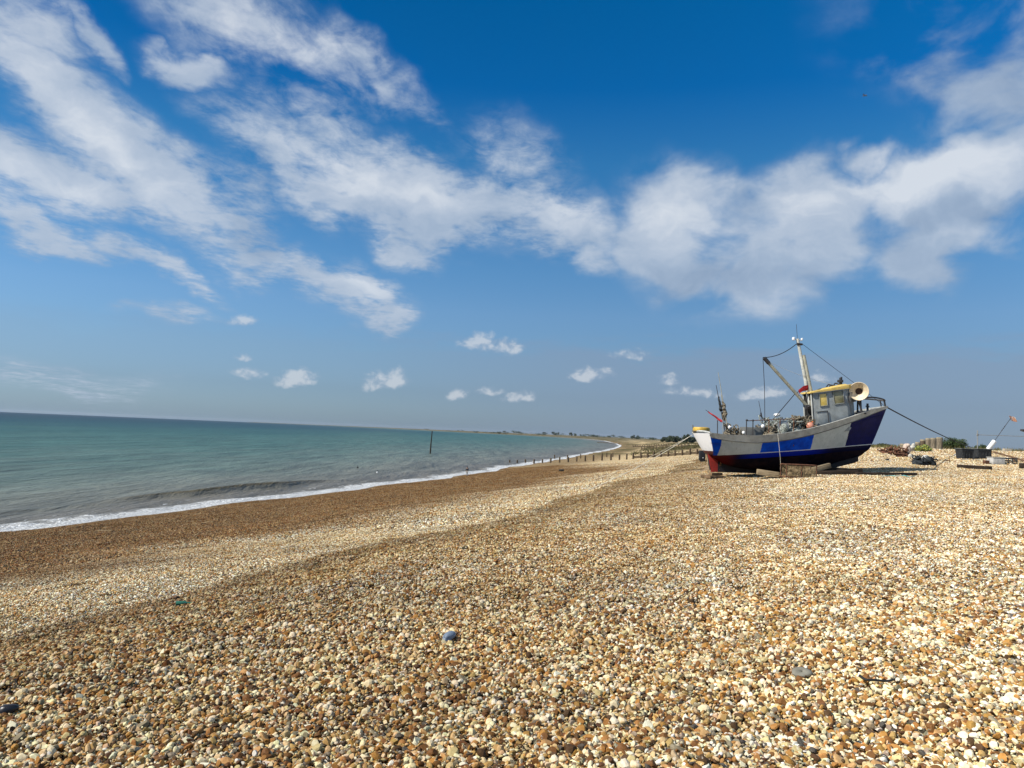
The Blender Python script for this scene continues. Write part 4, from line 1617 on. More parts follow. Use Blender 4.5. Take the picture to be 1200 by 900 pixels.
# bilge supports: a pale beam each side of the lobster pot, a heavy dark skid to the right
beam('timber_support', lift(bw(2.1, -1.25), .18), lift(bw(3.0, -1.45), .02), .30, .24, OLDWOOD, 'pale timber prop under the hull, left of the lobster pot', 'timber', 'timbers propping the boat')
beam('timber_support', lift(bw(4.1, -1.20), .02), lift(bw(5.5, -1.05), .26), .26, .22, OLDWOOD, 'long pale timber prop under the hull, right of the lobster pot', 'timber', 'timbers propping the boat')
beam('skid', lift(bw(4.3, -1.05), -.02), lift(bw(6.6, -1.35), -.02), .34, .20, DARKWOOD, 'long black timber skid lying under the boat bow', 'skid')
beam('skid', lift(bw(5.3, -.75), .12), lift(bw(7.0, -.95), .02), .34, .16, DARKWOOD, 'shorter black skid plank stacked behind the long one', 'skid')
beam('skid', lift(bw(6.4, -1.62), -.01), lift(bw(9.15, -1.55), -.03), .22, .12, DARKWOOD, 'thin black skid plank running past the bow tip onto bare shingle', 'skid')
# blocks under the heel
hp_ = gpt(empty('timber_blocks', 'heap of rough brown timber blocks under the red rudder', 'timber'), bw(.55, -.15), PSI)
for k, (x, y, z, sx__, sy__, sz__, a_) in enumerate(((.0, -.2, .06, .9, .22, .13, .2), (-.1, .15, .06, .8, .24, .13, -.25), (.1, -.05, .19, .7, .2, .12, .5), (-.25, -.35, .05, .45, .18, .12, .9))):
    mb = MB()
    mb.box((x, y, z), (sx__, sy__, sz__), Matrix.Rotation(a_, 3, 'Z'), .02)
    mb.obj('block', wood('brown_block', (.13, .08, .045), (.24, .16, .09)), hp_)
# black launching roller with a white hub, left of the rudder
q_ = Vector(ground(822.5, 541.5))
bx = gpt(empty('launch_wheel', 'black box-shaped launching dolly with a white plate under the stern', 'dolly'), q_, PSI)
k_ = q_.y / 34.
mb = MB()
mb.box((0, 0, .30 * k_), (.26 * k_, .4, .46 * k_), None, .04)
mb.box((.28, 0, .12), (.45, .12, .10), None, .02)
mb.obj('body', BLACK, bx)
mb = MB()
mb.box((.03, -.206, .20 * k_), (.09, .012, .09), None, .004)
mb.obj('plate', WHITE, bx)
for yy in (-.14, .14):
    mb = MB()
    mb.tube([(-.02, yy - .04, .10), (-.02, yy + .04, .10)], .10, 14)
    mb.obj('wheel', DARKM, bx)
q_ = Vector(ground(829.5, 545.5))
mb = MB()
mb.tube([(0, 0, -.1), (.02, 0, .45 * k_)], .07, 10)
mb.tube([(0, 0, 0), (.22, .05, .36)], .04, 8)
ground_thing(mb, 'prop_post', OLDWOOD, q_, 'short brown prop post between the black dolly and the red rudder', 'post')

# mooring ropes
bow_w = BMAT @ Vector((8.70, -.02, 3.40))
far_q = drop(1147, 70)
far_w = Vector((far_q.x, far_q.y, far_q.z + .15))
mb = MB()
mb.tube(sag(bow_w, far_w, .18, 24), .03, 6)
o = mb.obj('mooring_rope', ROPE, None)
tag(o, 'taut black mooring rope from the boat bow to the top of the bank', 'rope')
mb = MB()
mb.tube([far_w - Vector((0, 0, .6)), far_w + Vector((0, 0, .08))], .07, 8)
o = mb.obj('anchor_stake', RUST, None)
tag(o, 'rusty stake holding the end of the black mooring rope', 'stake')


def ground_rope(px_list, r, mat, label, start=None, lift_=.01, mid=None):
    P_ = []
    if start is not None:
        P_.append(Vector(start))
        if mid:
            P_ += [Vector(m_) for m_ in mid]
    for (px, py) in px_list:
        x, y, z = ground(px, py)
        P_.append(Vector((x, y, z + r * .6 + lift_)))
    C_ = bent(P_, 10)
    out_ = []
    for p in C_:
        zmin = hg(p.x, p.y) + r * .6 + .01
        out_.append(Vector((p.x, p.y, max(p.z, zmin))))
    mb = MB()
    mb.tube(out_, r, 6)
    o_ = mb.obj('mooring_rope', mat, None)
    return tag(o_, label, 'rope')


st_w = BMAT @ Vector((.0, 1.22, 1.75))
for (gx_, gy_, y_, r_, lab) in ((684, 577, 1.22, .013, 'white rope running taut from the boat stern down to the open beach'), (700, 561, 1.18, .008, 'thinner white rope from the boat stern, ending higher up the beach')):
    e0 = Vector(ground(gx_, gy_))
    mb = MB()
    mb.tube([p_ if p_.z > hg(p_.x, p_.y) + r_ else Vector((p_.x, p_.y, hg(p_.x, p_.y) + r_)) for p_ in sag(BMAT @ Vector((.0, y_, 1.75)), e0 + Vector((0, 0, .03)), .16, 60)], r_, 6)
    tag(mb.obj('mooring_rope', ROPEW, None), lab, 'rope')
ground_rope([(1033, 559), (1042, 558), (1051, 558.5), (1060, 558), (1066, 559.5), (1073, 558.5)], .02, paint('turquoise_rope', (.10, .36, .36), .8), 'scrap of turquoise rope on the shingle in front of the dark net bundle')

# ---------------------------------------------------------------- gear on the bank, right of the boat
def tub_box(loc, rz, w, d, h_, mat, inner, label, group, flare=.10):
    """open fish box: flared sides, thick lip"""
    e_ = gpt(empty('fish_box', label, 'fish box', group=group), loc, rz)
    mb = MB()
    k = 1 - flare
    o_ = lambda s__, z__: [(-w / 2 * s__, -d / 2 * s__, z__), (w / 2 * s__, -d / 2 * s__, z__), (w / 2 * s__, d / 2 * s__, z__), (-w / 2 * s__, d / 2 * s__, z__)]
    prof = [o_(k, 0), o_(k + flare * .5, h_ * .5), o_(1, h_ * .9), o_(1.06, h_ * .9), o_(1.06, h_), o_(.96, h_), o_(k * .94, .04)]
    rings = [[mb.bm.verts.new(p) for p in ring_] for ring_ in prof]
    mb.bm.faces.new(rings[0][::-1])
    mb.bm.faces.new(rings[-1])
    for A_, B_ in zip(rings, rings[1:]):
        for i_ in range(4):
            mb.bm.faces.new((A_[i_], A_[(i_ + 1) % 4], B_[(i_ + 1) % 4], B_[i_]))
    bmesh.ops.bevel(mb.bm, geom=[e for e in mb.bm.edges], offset=.012, segments=1, affect='EDGES')
    mb.obj('tub', mat, e_, ang=30)
    mb = MB()
    for x in np.linspace(-w * .35, w * .35, 4):
        mb.box((x, -d / 2 * (k + flare * .45) - .015, h_ * .45), (.035, .03, h_ * .7))
    mb.box((0, -d / 2 * 1.0 - .02, h_ * .80), (w * .9, .03, .03))
    mb.obj('rib', mat, e_)
    mb = MB()
    for sy_ in (-1, 1):
        mb.box((0, sy_ * d * .515, h_ + .006), (w * 1.05, .035, .02))
    for sx__ in (-1, 1):
        mb.box((sx__ * w * .515, 0, h_ + .004), (.035, d * 1.0, .02))
    mb.obj('rim', INN, e_)
    mb = MB()
    mb.box((0, 0, h_ * .55), (w * .82, d * .82, .05))
    mb.obj('contents', inner, e_)
    return e_


CB = paint('crate_black', (.020, .022, .024), .55, scale=5., dirt=(.09, .09, .085), dirt_amt=.6)
INN = paint('crate_inside', (.16, .17, .16), .8, scale=7., dirt=(.4, .4, .38))
a1 = drop(1130.2, 44)
tub_box(a1, rad(6), .76, .62, .62, CB, INN, 'flared black fish box on the shingle, left of the pair', 'black fish boxes on the bank', .14)
a2 = drop(1150.8, 44.4)
tub_box(a2, rad(-4), .80, .62, .60, CB, INN, 'straight black fish box with a dark slatted front, right of the pair', 'black fish boxes on the bank', .03)
beam('plank', lift(drop(1124, 42.6), -.01), lift(drop(1157, 42.9), -.01), .25, .05, paint('bleached_wood', (.42, .38, .30), .9, scale=8.), 'bleached plank lying in front of the black fish boxes', 'plank')
beam('plank', lift(drop(1094, 42.), -.01), lift(drop(1115, 41.), -.01), .12, .07, DARKWOOD, 'narrow dark plank between the net bundle and the fish boxes', 'plank')
beam('plank', lift(drop(1122, 36.), .0), lift(drop(1162, 35.6), .0), .20, .15, DARKWOOD, 'long black timber lying alone in front of the fish boxes', 'plank')
beam('timber_block', lift(drop(1195, 36.2), 0), lift(drop(1212, 36.), 0), .3, .28, DARKWOOD, 'black timber block cut off by the right edge of the photo', 'timber')
beam('plank', lift(drop(1164, 46.5), .32), lift(drop(1202, 41.5), .05), .09, .09, wood('brown_spar', (.10, .06, .035), (.2, .12, .07)), 'thin brown spar slanting down over the slatted crate at right', 'spar')
beam('timber_block', lift(drop(1153, 39.5), 0), lift(drop(1158.5, 39.5), 0), .2, .20, RUST, 'small brown block beside the pale grey crate', 'timber')
# pale grey crate and the black slatted one beside it
c1 = drop(1167, 39.6)
cr = gpt(empty('crate', 'pale grey solid-sided crate on the shingle', 'crate'), c1, rad(3))
mb = MB()
mb.box((0, 0, .18), (.66, .5, .36), None, .02)
mb.obj('body', paint('crate_grey', (.46, .45, .42), .7, scale=5., dirt=(.25, .22, .18), dirt_amt=.5), cr)
mb = MB()
mb.box((0, 0, .37), (.70, .54, .04), None, .01)
mb.obj('lid', paint('crate_lid', (.36, .35, .32), .7, scale=5.), cr)
c2 = drop(1181, 40.2)
cr2 = gpt(empty('crate', 'black slatted crate next to the pale grey one', 'crate'), c2, rad(-5))
mb = MB()
for z in (.04, .16, .28):
    mb.box((0, -.24, z), (.66, .03, .075))
    mb.box((0, .24, z), (.66, .03, .075))
    mb.box((-.33, 0, z), (.03, .45, .075))
    mb.box((.33, 0, z), (.03, .45, .075))
mb.box((0, 0, .02), (.6, .42, .03))
mb.obj('slat', CB, cr2)
for x in (-.33, -.11, .11, .33):
    mb = MB()
    mb.box((x, -.262, .165), (.05, .014, .33))
    mb.obj('batten', CB, cr2)
# dark net bundle with pale floats
R0 = drop(1081.5, 37.2)


def pile(name, loc, ext, mat, label, cat, seed, strands=40, lumps=7, r=.03):
    o_ = heap(name, (0, 0, 0), ext, 0, mat, label, cat, r, seed, strands, lumps)
    return gpt(o_, (loc.x, loc.y, loc.z - .03), 0.)


pile('net_bundle', R0, (.86, .7, .50), NETK, 'dark net bundle with grey rope on the open shingle right of the boat', 'net', 51, 60, 8, .03)
mb = MB()
mb.ball((0, 0, 0), 1, 3, (.20, .15, .13), .7, 77)
o = mb.obj('rag', paint('dirty_white', (.55, .54, .50), .9, scale=8., dirt=(.3, .28, .25)), None)
gpt(o, (R0.x + .05, R0.y - .12, R0.z + .42))
tag(o, 'dirty white rag lying on the dark net bundle', 'rag')
mb = MB()
mb.ball((0, 0, .06), 1, 2, (.11, .09, .08), .5, 5)
ground_thing(mb, 'stone', paint('black_stone', (.03, .028, .026), .7), drop(1040, 40.5), 'lone black stone on the shingle just right of the bow', 'stone')
# rusty heap, pale sacks
pile('scrap_heap', drop(1053, 45), (1.05, .8, .62), RUST, 'rusty brown heap of scrap and old rope behind the boat bow', 'scrap', 61, 36, 7, .045)
pile('scrap_heap', drop(1043, 50), (1.3, .6, .34), RUST, 'low flat spread of rusty scrap left of the tall rusty heap', 'scrap', 62, 20, 5, .03)
mb = MB()
mb.ball((0, 0, .22), 1, 3, (.24, .2, .30), .5, 3)
mb.ball((.1, .0, .52), 1, 3, (.14, .14, .12), .5, 4)
ground_thing(mb, 'sack', paint('pink_sack', (.50, .40, .33), .9, scale=6., dirt=(.3, .22, .16)), drop(1062.5, 50.), 'pale pinkish sack standing behind the rusty heap', 'sack')
mb = MB()
mb.ball((0, 0, .20), 1, 3, (.24, .2, .24), .6, 6)
mb.ball((.05, 0, .42), 1, 3, (.12, .12, .12), .6, 16)
ground_thing(mb, 'sack', paint('white_sack', (.50, .48, .42), .9, scale=6., dirt=(.3, .26, .2), dirt_amt=.7), drop(1069, 53), 'bulging white sack between the rusty heap and the stumps', 'sack')
mb = MB()
mb.ball((0, 0, .09), 1, 2, (.14, .11, .11), .5, 16)
ground_thing(mb, 'sack', bpy.data.materials['white_sack'], drop(1066.5, 44.5), 'small white bag at the right foot of the rusty heap', 'bag')
# timber stumps
for k, (px, Y_, h_, r_, lab) in enumerate(((1101, 55., .92, .21, 'rightmost and nearest tall grey timber stump, against the dark bush'), (1094, 56., .90, .20, 'second tall timber stump from the bush'), (1088, 57., .86, .20, 'third tall timber stump from the bush, partly behind the yellow-green plant'),
                                     (1081.5, 58., .80, .20, 'darker timber stump at the left end of the tall row'), (1075.5, 55., .55, .18, 'short pale stump just left of the tall row'), (1058, 56., .42, .2, 'low pale stump nearest the boat bow'))):
    e_ = gpt(empty('timber_stump', lab, 'timber stump', group='timber stumps on the bank'), drop(px, Y_, .05), RND.uniform(0, 3))
    mb = MB()
    mb.lathe([(r_, 0), (r_ * 1.02, .2), (r_ * .97, h_ * .6), (r_ * 1.03, h_ - .03), (r_ * .98, h_)], 14)
    for v in mb.bm.verts:
        v.co.x *= 1 + RND.uniform(-.06, .06)
        v.co.z += RND.uniform(-.02, .02)
    mb.obj('trunk', GREYWOOD if k != 3 else POSTWOOD, e_)
    mb = MB()
    mb.lathe([(r_ * 1.06, h_ - .10), (r_ * 1.08, h_ - .05), (r_ * 1.02, h_ + .025), (.02, h_ + .03)], 14)
    mb.obj('cap', paint('stump_cap', (.27, .23, .16), .85, scale=6.), e_)


# ---------------------------------------------------------------- plants
def leaf_mat(name, c1, c2, c3=None):
    m_, q_, b_ = new_mat(name)
    rnd_ = q_.n('ShaderNodeNewGeometry').outputs['Random Per Island']
    st_ = [(0., c1), (.55, c2)] + ([(.85, c3)] if c3 else [])
    q_.l(q_.ramp(rnd_, st_), b_.inputs['Base Color'])
    b_.inputs['Roughness'].default_value = .6
    b_.inputs['Specular IOR Level'].default_value = .25
    return m_


def leaves(n, cloud, size, seed, up=.3):
    """leaf blades spread through a lumpy volume; cloud: list of (centre, radii)"""
    R_ = np.random.default_rng(seed)
    wts = np.array([c[1][0] * c[1][1] * c[1][2] for c in cloud]) ** .67
    pick = R_.choice(len(cloud), n, p=wts / wts.sum())
    d_ = R_.normal(size=(n, 3))
    d_ /= np.linalg.norm(d_, axis=1)[:, None]
    rad_ = R_.random(n) ** .45
    C_ = np.array([c[0] for c in cloud])[pick]
    E_ = np.array([c[1] for c in cloud])[pick]
    P_ = C_ + d_ * rad_[:, None] * E_
    nrm = d_ * .7 + R_.normal(size=(n, 3)) * .6 + np.array([0, 0, up])
    nrm /= np.linalg.norm(nrm, axis=1)[:, None]
    t_ = np.cross(nrm, R_.normal(size=(n, 3)))
    t_ /= np.linalg.norm(t_, axis=1)[:, None]
    b_ = np.cross(nrm, t_)
    s_ = size * R_.uniform(.6, 1.4, n)[:, None]
    V = np.stack([P_ - t_ * s_, P_ + b_ * s_ * .45 + nrm * s_ * .1, P_ + t_ * s_, P_ - b_ * s_ * .45 + nrm * s_ * .1], 1).reshape(-1, 3)
    F_ = np.arange(4 * n).reshape(-1, 4)
    return V, F_


def leafy(name, cloud, n, size, mat, parent, seed):
    V, F_ = leaves(n, cloud, size, seed)
    me_ = np_mesh(name, V, F_, False)
    me_.materials.append(mat)
    return link(bpy.data.objects.new(name, me_), parent)


GORSE = leaf_mat('gorse_leaf', (.020, .040, .012), (.045, .075, .022), (.075, .10, .035))
HEDGE = leaf_mat('hedge_leaf', (.022, .035, .016), (.045, .062, .028))
KALE = leaf_mat('kale_leaf', (.08, .14, .07), (.26, .30, .06), (.48, .46, .10))
DRYG = leaf_mat('dry_grass_blade', (.10, .085, .030), (.19, .15, .06), (.12, .13, .04))
FART = leaf_mat('far_tree_leaf', (.030, .045, .030), (.055, .075, .045))
SCRUB = leaf_mat('scrub_leaf', (.065, .055, .022), (.12, .09, .035), (.075, .085, .03))


def bush(name, px, Y_, w, h_, n, lab, cat, mat, seed, size=.06):
    R_ = random.Random(seed)
    p = drop(px, Y_, .08)
    e_ = gpt(empty(name, lab, cat), p)
    cl = []
    for k in range(9):
        x = R_.uniform(-.42, .42) * w
        hh_ = h_ * (1 - .9 * (abs(x) / w) ** 1.3) * R_.uniform(.8, 1.0)
        cl.append(((x, R_.uniform(-.25, .25) * w, hh_ * .55), (w * R_.uniform(.14, .24), w * .2, hh_ * .46)))
    leafy('foliage', cl, n, size, mat, e_, seed)
    mb = MB()
    for k in range(6):
        x = R_.uniform(-.3, .3) * w
        mb.tube([(0, 0, 0), (x * .8, R_.uniform(-.1, .1), h_ * .35), (x * 1.2, R_.uniform(-.2, .2), h_ * .7)], .03, 5, taper=.4)
    mb.obj('stem', POSTWOOD, e_)
    return e_


bush('bush', 1117, 66, 2.4, 1.35, 5200, 'dark green bush on the bank behind the tall timber stumps', 'bush', GORSE, 5)
bush('bush', 1150.5, 72, 1.2, .95, 2200, 'smaller dark bush behind the black fish boxes', 'bush', GORSE, 6)
bush('bush', 1082, 53, 1.35, .62, 2000, 'yellow-green plant in front of the timber stumps', 'plant', KALE, 7, .06)
bush('hedge', 1036, 90, 2.6, .9, 2600, 'low dark hedge just behind the boat bow on the skyline', 'hedge', HEDGE, 8, .08)
bush('bush', 1187, 95, 1.6, .62, 1000, 'tiny low bush on the skyline under the orange flag', 'bush', HEDGE, 9, .08)

# dry grass along the top of the bank
gx, gy = [], []
R_ = np.random.default_rng(3)
n = 9000
Yg = R_.uniform(62, 100, n)
Pg = R_.uniform(1020, 1330, n)
xs_g = (Pg - 600) / FPX * Yg
keep = vnoise(xs_g * .4, Yg * .3) + R_.uniform(-.3, .3, n) > -.12
Yg, xs_g = Yg[keep], xs_g[keep]
zg = height(xs_g, Yg)
n = len(Yg)
hh = R_.uniform(.12, .42, n)
ww = R_.uniform(.02, .05, n)
an = R_.uniform(0, 6.28, n)
lean = R_.normal(0, .12, (n, 2))
A0 = np.stack([xs_g - ww * np.cos(an), Yg - ww * np.sin(an), zg - .02], -1)
A1 = np.stack([xs_g + ww * np.cos(an), Yg + ww * np.sin(an), zg - .02], -1)
A2 = np.stack([xs_g + lean[:, 0] + .3 * ww * np.cos(an), Yg + lean[:, 1], zg + hh], -1)
A3 = np.stack([xs_g + lean[:, 0] - .3 * ww * np.cos(an), Yg + lean[:, 1], zg + hh], -1)
me = np_mesh('dry_grass', np.stack([A0, A1, A2, A3], 1).reshape(-1, 3), np.arange(4 * n).reshape(-1, 4), False)
me.materials.append(DRYG)
tag(link(bpy.data.objects.new('dry_grass', me)), 'dry olive grass along the top of the shingle bank', 'grass', kind='stuff')

# scrub over the far shingle, beyond the groyne
n = 16000
Ys = R_.uniform(225, 640, n)
Ps = R_.uniform(728, 832, n)
xsc = (Ps - 600) / FPX * Ys
si = inland(xsc, Ys)
dn = vnoise(xsc * .06, Ys * .02) + .5 * vnoise(xsc * .3, Ys * .1)
keep = (si > 20) & (dn + R_.uniform(-.12, .12, n) > -.02)
xsc, Ys = xsc[keep], Ys[keep]
n = len(Ys)
zs_ = height(xsc, Ys)
cl_P = np.stack([xsc, Ys, zs_ + R_.uniform(0, .45, n)], -1)
d1 = R_.normal(size=(n, 3))
d1 /= np.linalg.norm(d1, axis=1)[:, None]
d2 = np.cross(d1, R_.normal(size=(n, 3)))
d2 /= np.linalg.norm(d2, axis=1)[:, None]
sz = R_.uniform(.15, .4, n)[:, None]
V = np.stack([cl_P - d1 * sz, cl_P + d2 * sz * .6, cl_P + d1 * sz, cl_P - d2 * sz * .6], 1).reshape(-1, 3)
me = np_mesh('scrub', V, np.arange(4 * n).reshape(-1, 4), False)
me.materials.append(SCRUB)
tag(link(bpy.data.objects.new('scrub', me)), 'brown-green scrub spread over the far shingle beyond the groyne', 'scrub', kind='stuff')


# trees on the far shore and behind the stern
def tree(px, Y_, w, h_, lab, grp, seed, n=160):
    R2 = random.Random(seed)
    v = ray(px, 500)
    x, y = v[0] * Y_ / v[1], Y_
    z = hg(x, y)
    e_ = gpt(empty('tree', lab, 'tree', group=grp), (x, y, z - .2))
    cl = []
    for k in range(7):
        xx = R2.uniform(-.38, .38) * w
        zz_ = h_ * R2.uniform(.12, .72)
        cl.append(((xx, R2.uniform(-.2, .2) * w, zz_ * (1 - .25 * abs(xx) / w)), (w * R2.uniform(.14, .26), w * .2, h_ * R2.uniform(.16, .28))))
    leafy('crown', cl, int(n * 3.2), h_ * .085, FART, e_, seed)
    mb = MB()
    mb.tube([(0, 0, 0), (.02 * w, 0, h_ * .4), (-.02 * w, .02 * w, h_ * .75)], max(.15, h_ * .03), 6, taper=.4)
    mb.obj('trunk', POSTWOOD, e_)


FARS = [(486, 4700, 60, 8), (500, 4700, 40, 9), (530, 3500, 60, 8), (540, 3500, 30, 9), (558, 3100, 24, 10), (572, 2950, 40, 8), (582, 2850, 30, 9), (586, 2800, 24, 13), (593, 2780, 26, 13), (605, 2700, 34, 14), (612, 2680, 40, 9), (628, 2500, 60, 9), (637, 2450, 26, 12),
        (651, 2400, 24, 15), (655, 2380, 40, 10), (668, 2300, 16, 13), (673, 2300, 18, 12), (683, 2250, 16, 9), (690, 2200, 34, 11), (696, 2150, 24, 12), (703, 2100, 34, 9), (718, 2000, 26, 10), (728, 1900, 34, 8), (744, 1500, 14, 11), (747, 1500, 12, 9), (757, 1450, 34, 8), (766, 1400, 20, 7)]
for k, (px, Y_, w, h_) in enumerate(FARS):
    tree(px, Y_, w * 1.15, h_ * 1.0, 'small hazy tree clump on the low land across the bay', 'far trees across the bay', 100 + k, 130)
for k, (px, Y_, w, h_) in enumerate(((786, 720, 9, 8.2), (792, 700, 9, 9.0), (799, 690, 10, 8.6), (806, 680, 9, 9.2), (813, 690, 10, 8.4), (822, 640, 9, 8.0), (780, 760, 8, 7.))):
    tree(px, Y_, w, h_, 'dark tree in the small wood seen beyond the white transom', 'trees of the wood beyond the transom', 200 + k, 420)

# ---------------------------------------------------------------- groyne
front = [(597.5, 540.5, .5), (606.5, 541, .6), (616, 541.5, .9), (626, 541.5, 1.0), (636, 541, 1.0), (645.5, 540.5, 1.1), (656, 539.5, 1.35), (666, 539, 1.35), (676, 538.8, 1.2), (686, 538.5, 1.4), (695.5, 537.5, 1.55), (705.5, 537.5, 1.45)]
names = ['first', 'second', 'third', 'fourth', 'fifth', 'sixth', 'seventh', 'eighth', 'ninth', 'tenth', 'eleventh', 'twelfth', 'thirteenth']


def gpost(loc, h_, lab, grp, par=None, r_=.20):
    mb = MB()
    hh_ = h_ * .86 + .7
    mb.box((0, 0, hh_ / 2), (r_ * 1.7, r_ * 1.7, hh_), Matrix.Rotation(RND.uniform(-.05, .05), 3, 'Y') @ Matrix.Rotation(RND.uniform(0, .6), 3, 'Z'), .05)
    if par is None:
        o_ = mb.obj('groyne_post', POSTWOOD, None)
        gpt(o_, (loc[0], loc[1], loc[2] - .7))
        return tag(o_, lab, 'post', grp)
    o_ = mb.obj('post', POSTWOOD, par)
    o_.location = (loc[0] - par.location.x, loc[1] - par.location.y, loc[2] - .7 - par.location.z)
    return o_


GY = 186.


def on_groyne(px, Y_):
    v = ray(px, 535)
    x = v[0] * Y_ / v[1]
    return (x, Y_, max(0., hg(x, Y_)))


for k, (px, py, h_) in enumerate(front):
    gpost(on_groyne(px, GY - k * .5), h_ + .25, '%s post from the seaward end of the front groyne row' % names[k], 'front row of groyne posts')
back = [(650, 226), (665, 224), (680.5, 222), (705.5, 232), (711, 228), (718, 224)]
lb = ['leftmost', 'second', 'third', 'fourth', 'fifth', 'last']
for k, (px, Y_) in enumerate(back):
    gpost(on_groyne(px, Y_), 1.5, '%s post of the sparse row behind the front groyne posts' % lb[k], 'sparse row of posts behind the groyne', r_=.17)
gx0 = on_groyne(712, GY - 6)
gro = gpt(empty('groyne', 'dark timber groyne with posts and a plank rail running up the beach', 'groyne'), gx0)
gp = [(716, 1.75), (726, 1.5), (734.5, 1.7), (742, 1.75), (751, 1.6), (759, 1.5), (766, 1.65), (774.5, 1.6), (783, 1.5), (791, 1.6), (799.5, 1.6), (808.5, 1.7), (817, 1.5), (826, 1.4), (835, 1.3)]
prevp = None
plk = []
for k, (px, h_) in enumerate(gp):
    L_ = on_groyne(px, GY - 6 - k * .7)
    gpost(L_, h_, None, None, gro)
    plk.append(Vector(L_))
mb = MB()
for a_, c_ in zip(plk[3:], plk[4:]):
    for z in (.25, .55):
        A_, B_ = a_ - Vector(gx0), c_ - Vector(gx0)
        mb.tube([A_ + Vector((0, .2, z)), B_ + Vector((0, .2, z))], .13, 4)
mb.obj('plank', POSTWOOD, gro)
# far groynes
for k, (px0, px1, Y_) in enumerate(((700, 722, 860), (742, 778, 520), (752, 800, 400))):
    v0, v1 = ray(px0, 520), ray(px1, 520)
    p0 = Vector((v0[0] * Y_ / v0[1], Y_, 0))
    p1 = Vector((v1[0] * Y_ / v1[1], Y_ * .97, 0))
    e_ = gpt(empty('groyne', ('low dark groyne tip out in the water of the far bend', 'brown timber groyne on the far shingle, the more distant of two', 'brown timber groyne on the far shingle, the nearer of two')[k], 'groyne'), (p0.x, p0.y, max(0, hg(p0.x, p0.y))))
    N_ = 16
    mbp = MB()
    for i_ in range(N_):
        p = p0.lerp(p1, i_ / (N_ - 1))
        z = max(0., hg(p.x, p.y))
        mb = MB()
        mb.box((p.x - p0.x, p.y - p0.y, z + .5 - e_.location.z), (.4, .4, 1.9 if k else 1.2))
        mb.obj('post', POSTWOOD, e_)
        if i_:
            mbp.tube([(lastp.x - p0.x, lastp.y - p0.y, lz + .35 - e_.location.z), (p.x - p0.x, p.y - p0.y, z + .2 - e_.location.z)], .28, 4)
        lastp, lz = p, z
    mbp.obj('plank', POSTWOOD, e_)

# ---------------------------------------------------------------- sea marks
v = ray(504, 531.5)
p = CAM + v * (-EYE / v[2])
e_ = gpt(empty('beacon_pole', 'tall dark beacon pole standing in the green sea', 'beacon'), (p[0], p[1], 0))
mb = MB()
mb.tube([(0, 0, -1.5), (.12, 0, 3.), (.30, 0, 6.6)], .26, 8, taper=.5)
mb.obj('pole', DARKWOOD, e_)
mb = MB()
mb.lathe([(.02, 0), (.22, .1), (.22, .35), (.02, .5)], 8, Matrix.Translation((.31, 0, 6.5)))
mb.obj('topmark', DARKM, e_)
for (px, py, r_, lab) in ((419, 548.4, .18, 'small dark float in the sea beyond the swell'), (442, 554, .15, 'small pale float in the sea near the surf')):
    v = ray(px, py)
    p = CAM + v * (-EYE / v[2])
    e_ = gpt(empty('float', lab, 'buoy'), (p[0], p[1], -.05))
    mb = MB()
    mb.ball((0, 0, .1), r_, 2)
    mb.obj('ball', BLACK if 'dark' in lab else WHITE, e_)
    mb = MB()
    mb.tube([(0, 0, .25), (0, 0, .5)], .04, 6)
    mb.obj('handle', DARKM, e_)
# dark things on the open beach
x, y, z = ground(657.5, 552.5)
mb = MB()
mb.ball((0, 0, .12), 1, 3, (.36, .3, .30), .6, 8)
ground_thing(mb, 'boulder', paint('weed_stone', (.035, .028, .018), .8), (x, y, z), 'dark weedy stone alone on the open beach below the groyne', 'stone')
x, y, z = ground(10, 836)
mb = MB()
mb.ball((0, 0, .02), 1, 3, (.055, .04, .035), .6, 18)
ground_thing(mb, 'stone', paint('black_flint', (.014, .014, .018), .35), (x, y, z + .01), 'shiny black flint among pale pebbles, bottom left corner', 'stone', .4)
x, y, z = ground(524, 752)
mb = MB()
mb.ball((0, 0, .01), 1, 3, (.062, .045, .035), .9, 28)
ground_thing(mb, 'stone', paint('slate_blue', (.15, .19, .25), .5), (x, y, z + .015), 'slate-blue stone among the cream pebbles', 'stone', .9)
x, y, z = ground(940, 792)
mb = MB()
mb.ball((0, 0, .01), 1, 3, (.075, .05, .035), .7, 38)
ground_thing(mb, 'stone', paint('olive_stone', (.20, .19, .15), .6), (x, y, z + .015), 'smooth olive-grey stone, largest near the black twig', 'stone', .2)
x, y, z = ground(1030, 804)
mb = MB()
mb.tube(bent([(-.10, .05, .03), (-.085, .0, .022), (-.03, -.01, .025), (.04, -.012, .022), (.10, 0, .03)], 4), .009, 6, taper=.7)
ground_thing(mb, 'twig', paint('tar_black', (.012, .012, .012), .7), (x, y, z + .015), 'black twig lying across the pebbles at lower right', 'twig')
x, y, z = ground(206, 710)
mb = MB()
mb.lathe([(.024, 0), (.027, .015), (.027, .10), (.012, .13), (.011, .165), (.014, .17)], 14, Matrix.Rotation(rad(90), 4, 'Y'))
e_ = gpt(empty('bottle', 'green glass bottle lying where coarse pebbles begin', 'bottle'), (x, y, z + .03), rad(15))
mb.obj('body', paint('green_glass', (.03, .14, .09), .12, spec=.6, bump=0), e_)
mb = MB()
mb.lathe([(.013, .16), (.014, .172), (.013, .18)], 10, Matrix.Rotation(rad(90), 4, 'Y'))
mb.obj('neck_ring', bpy.data.materials['green_glass'], e_)

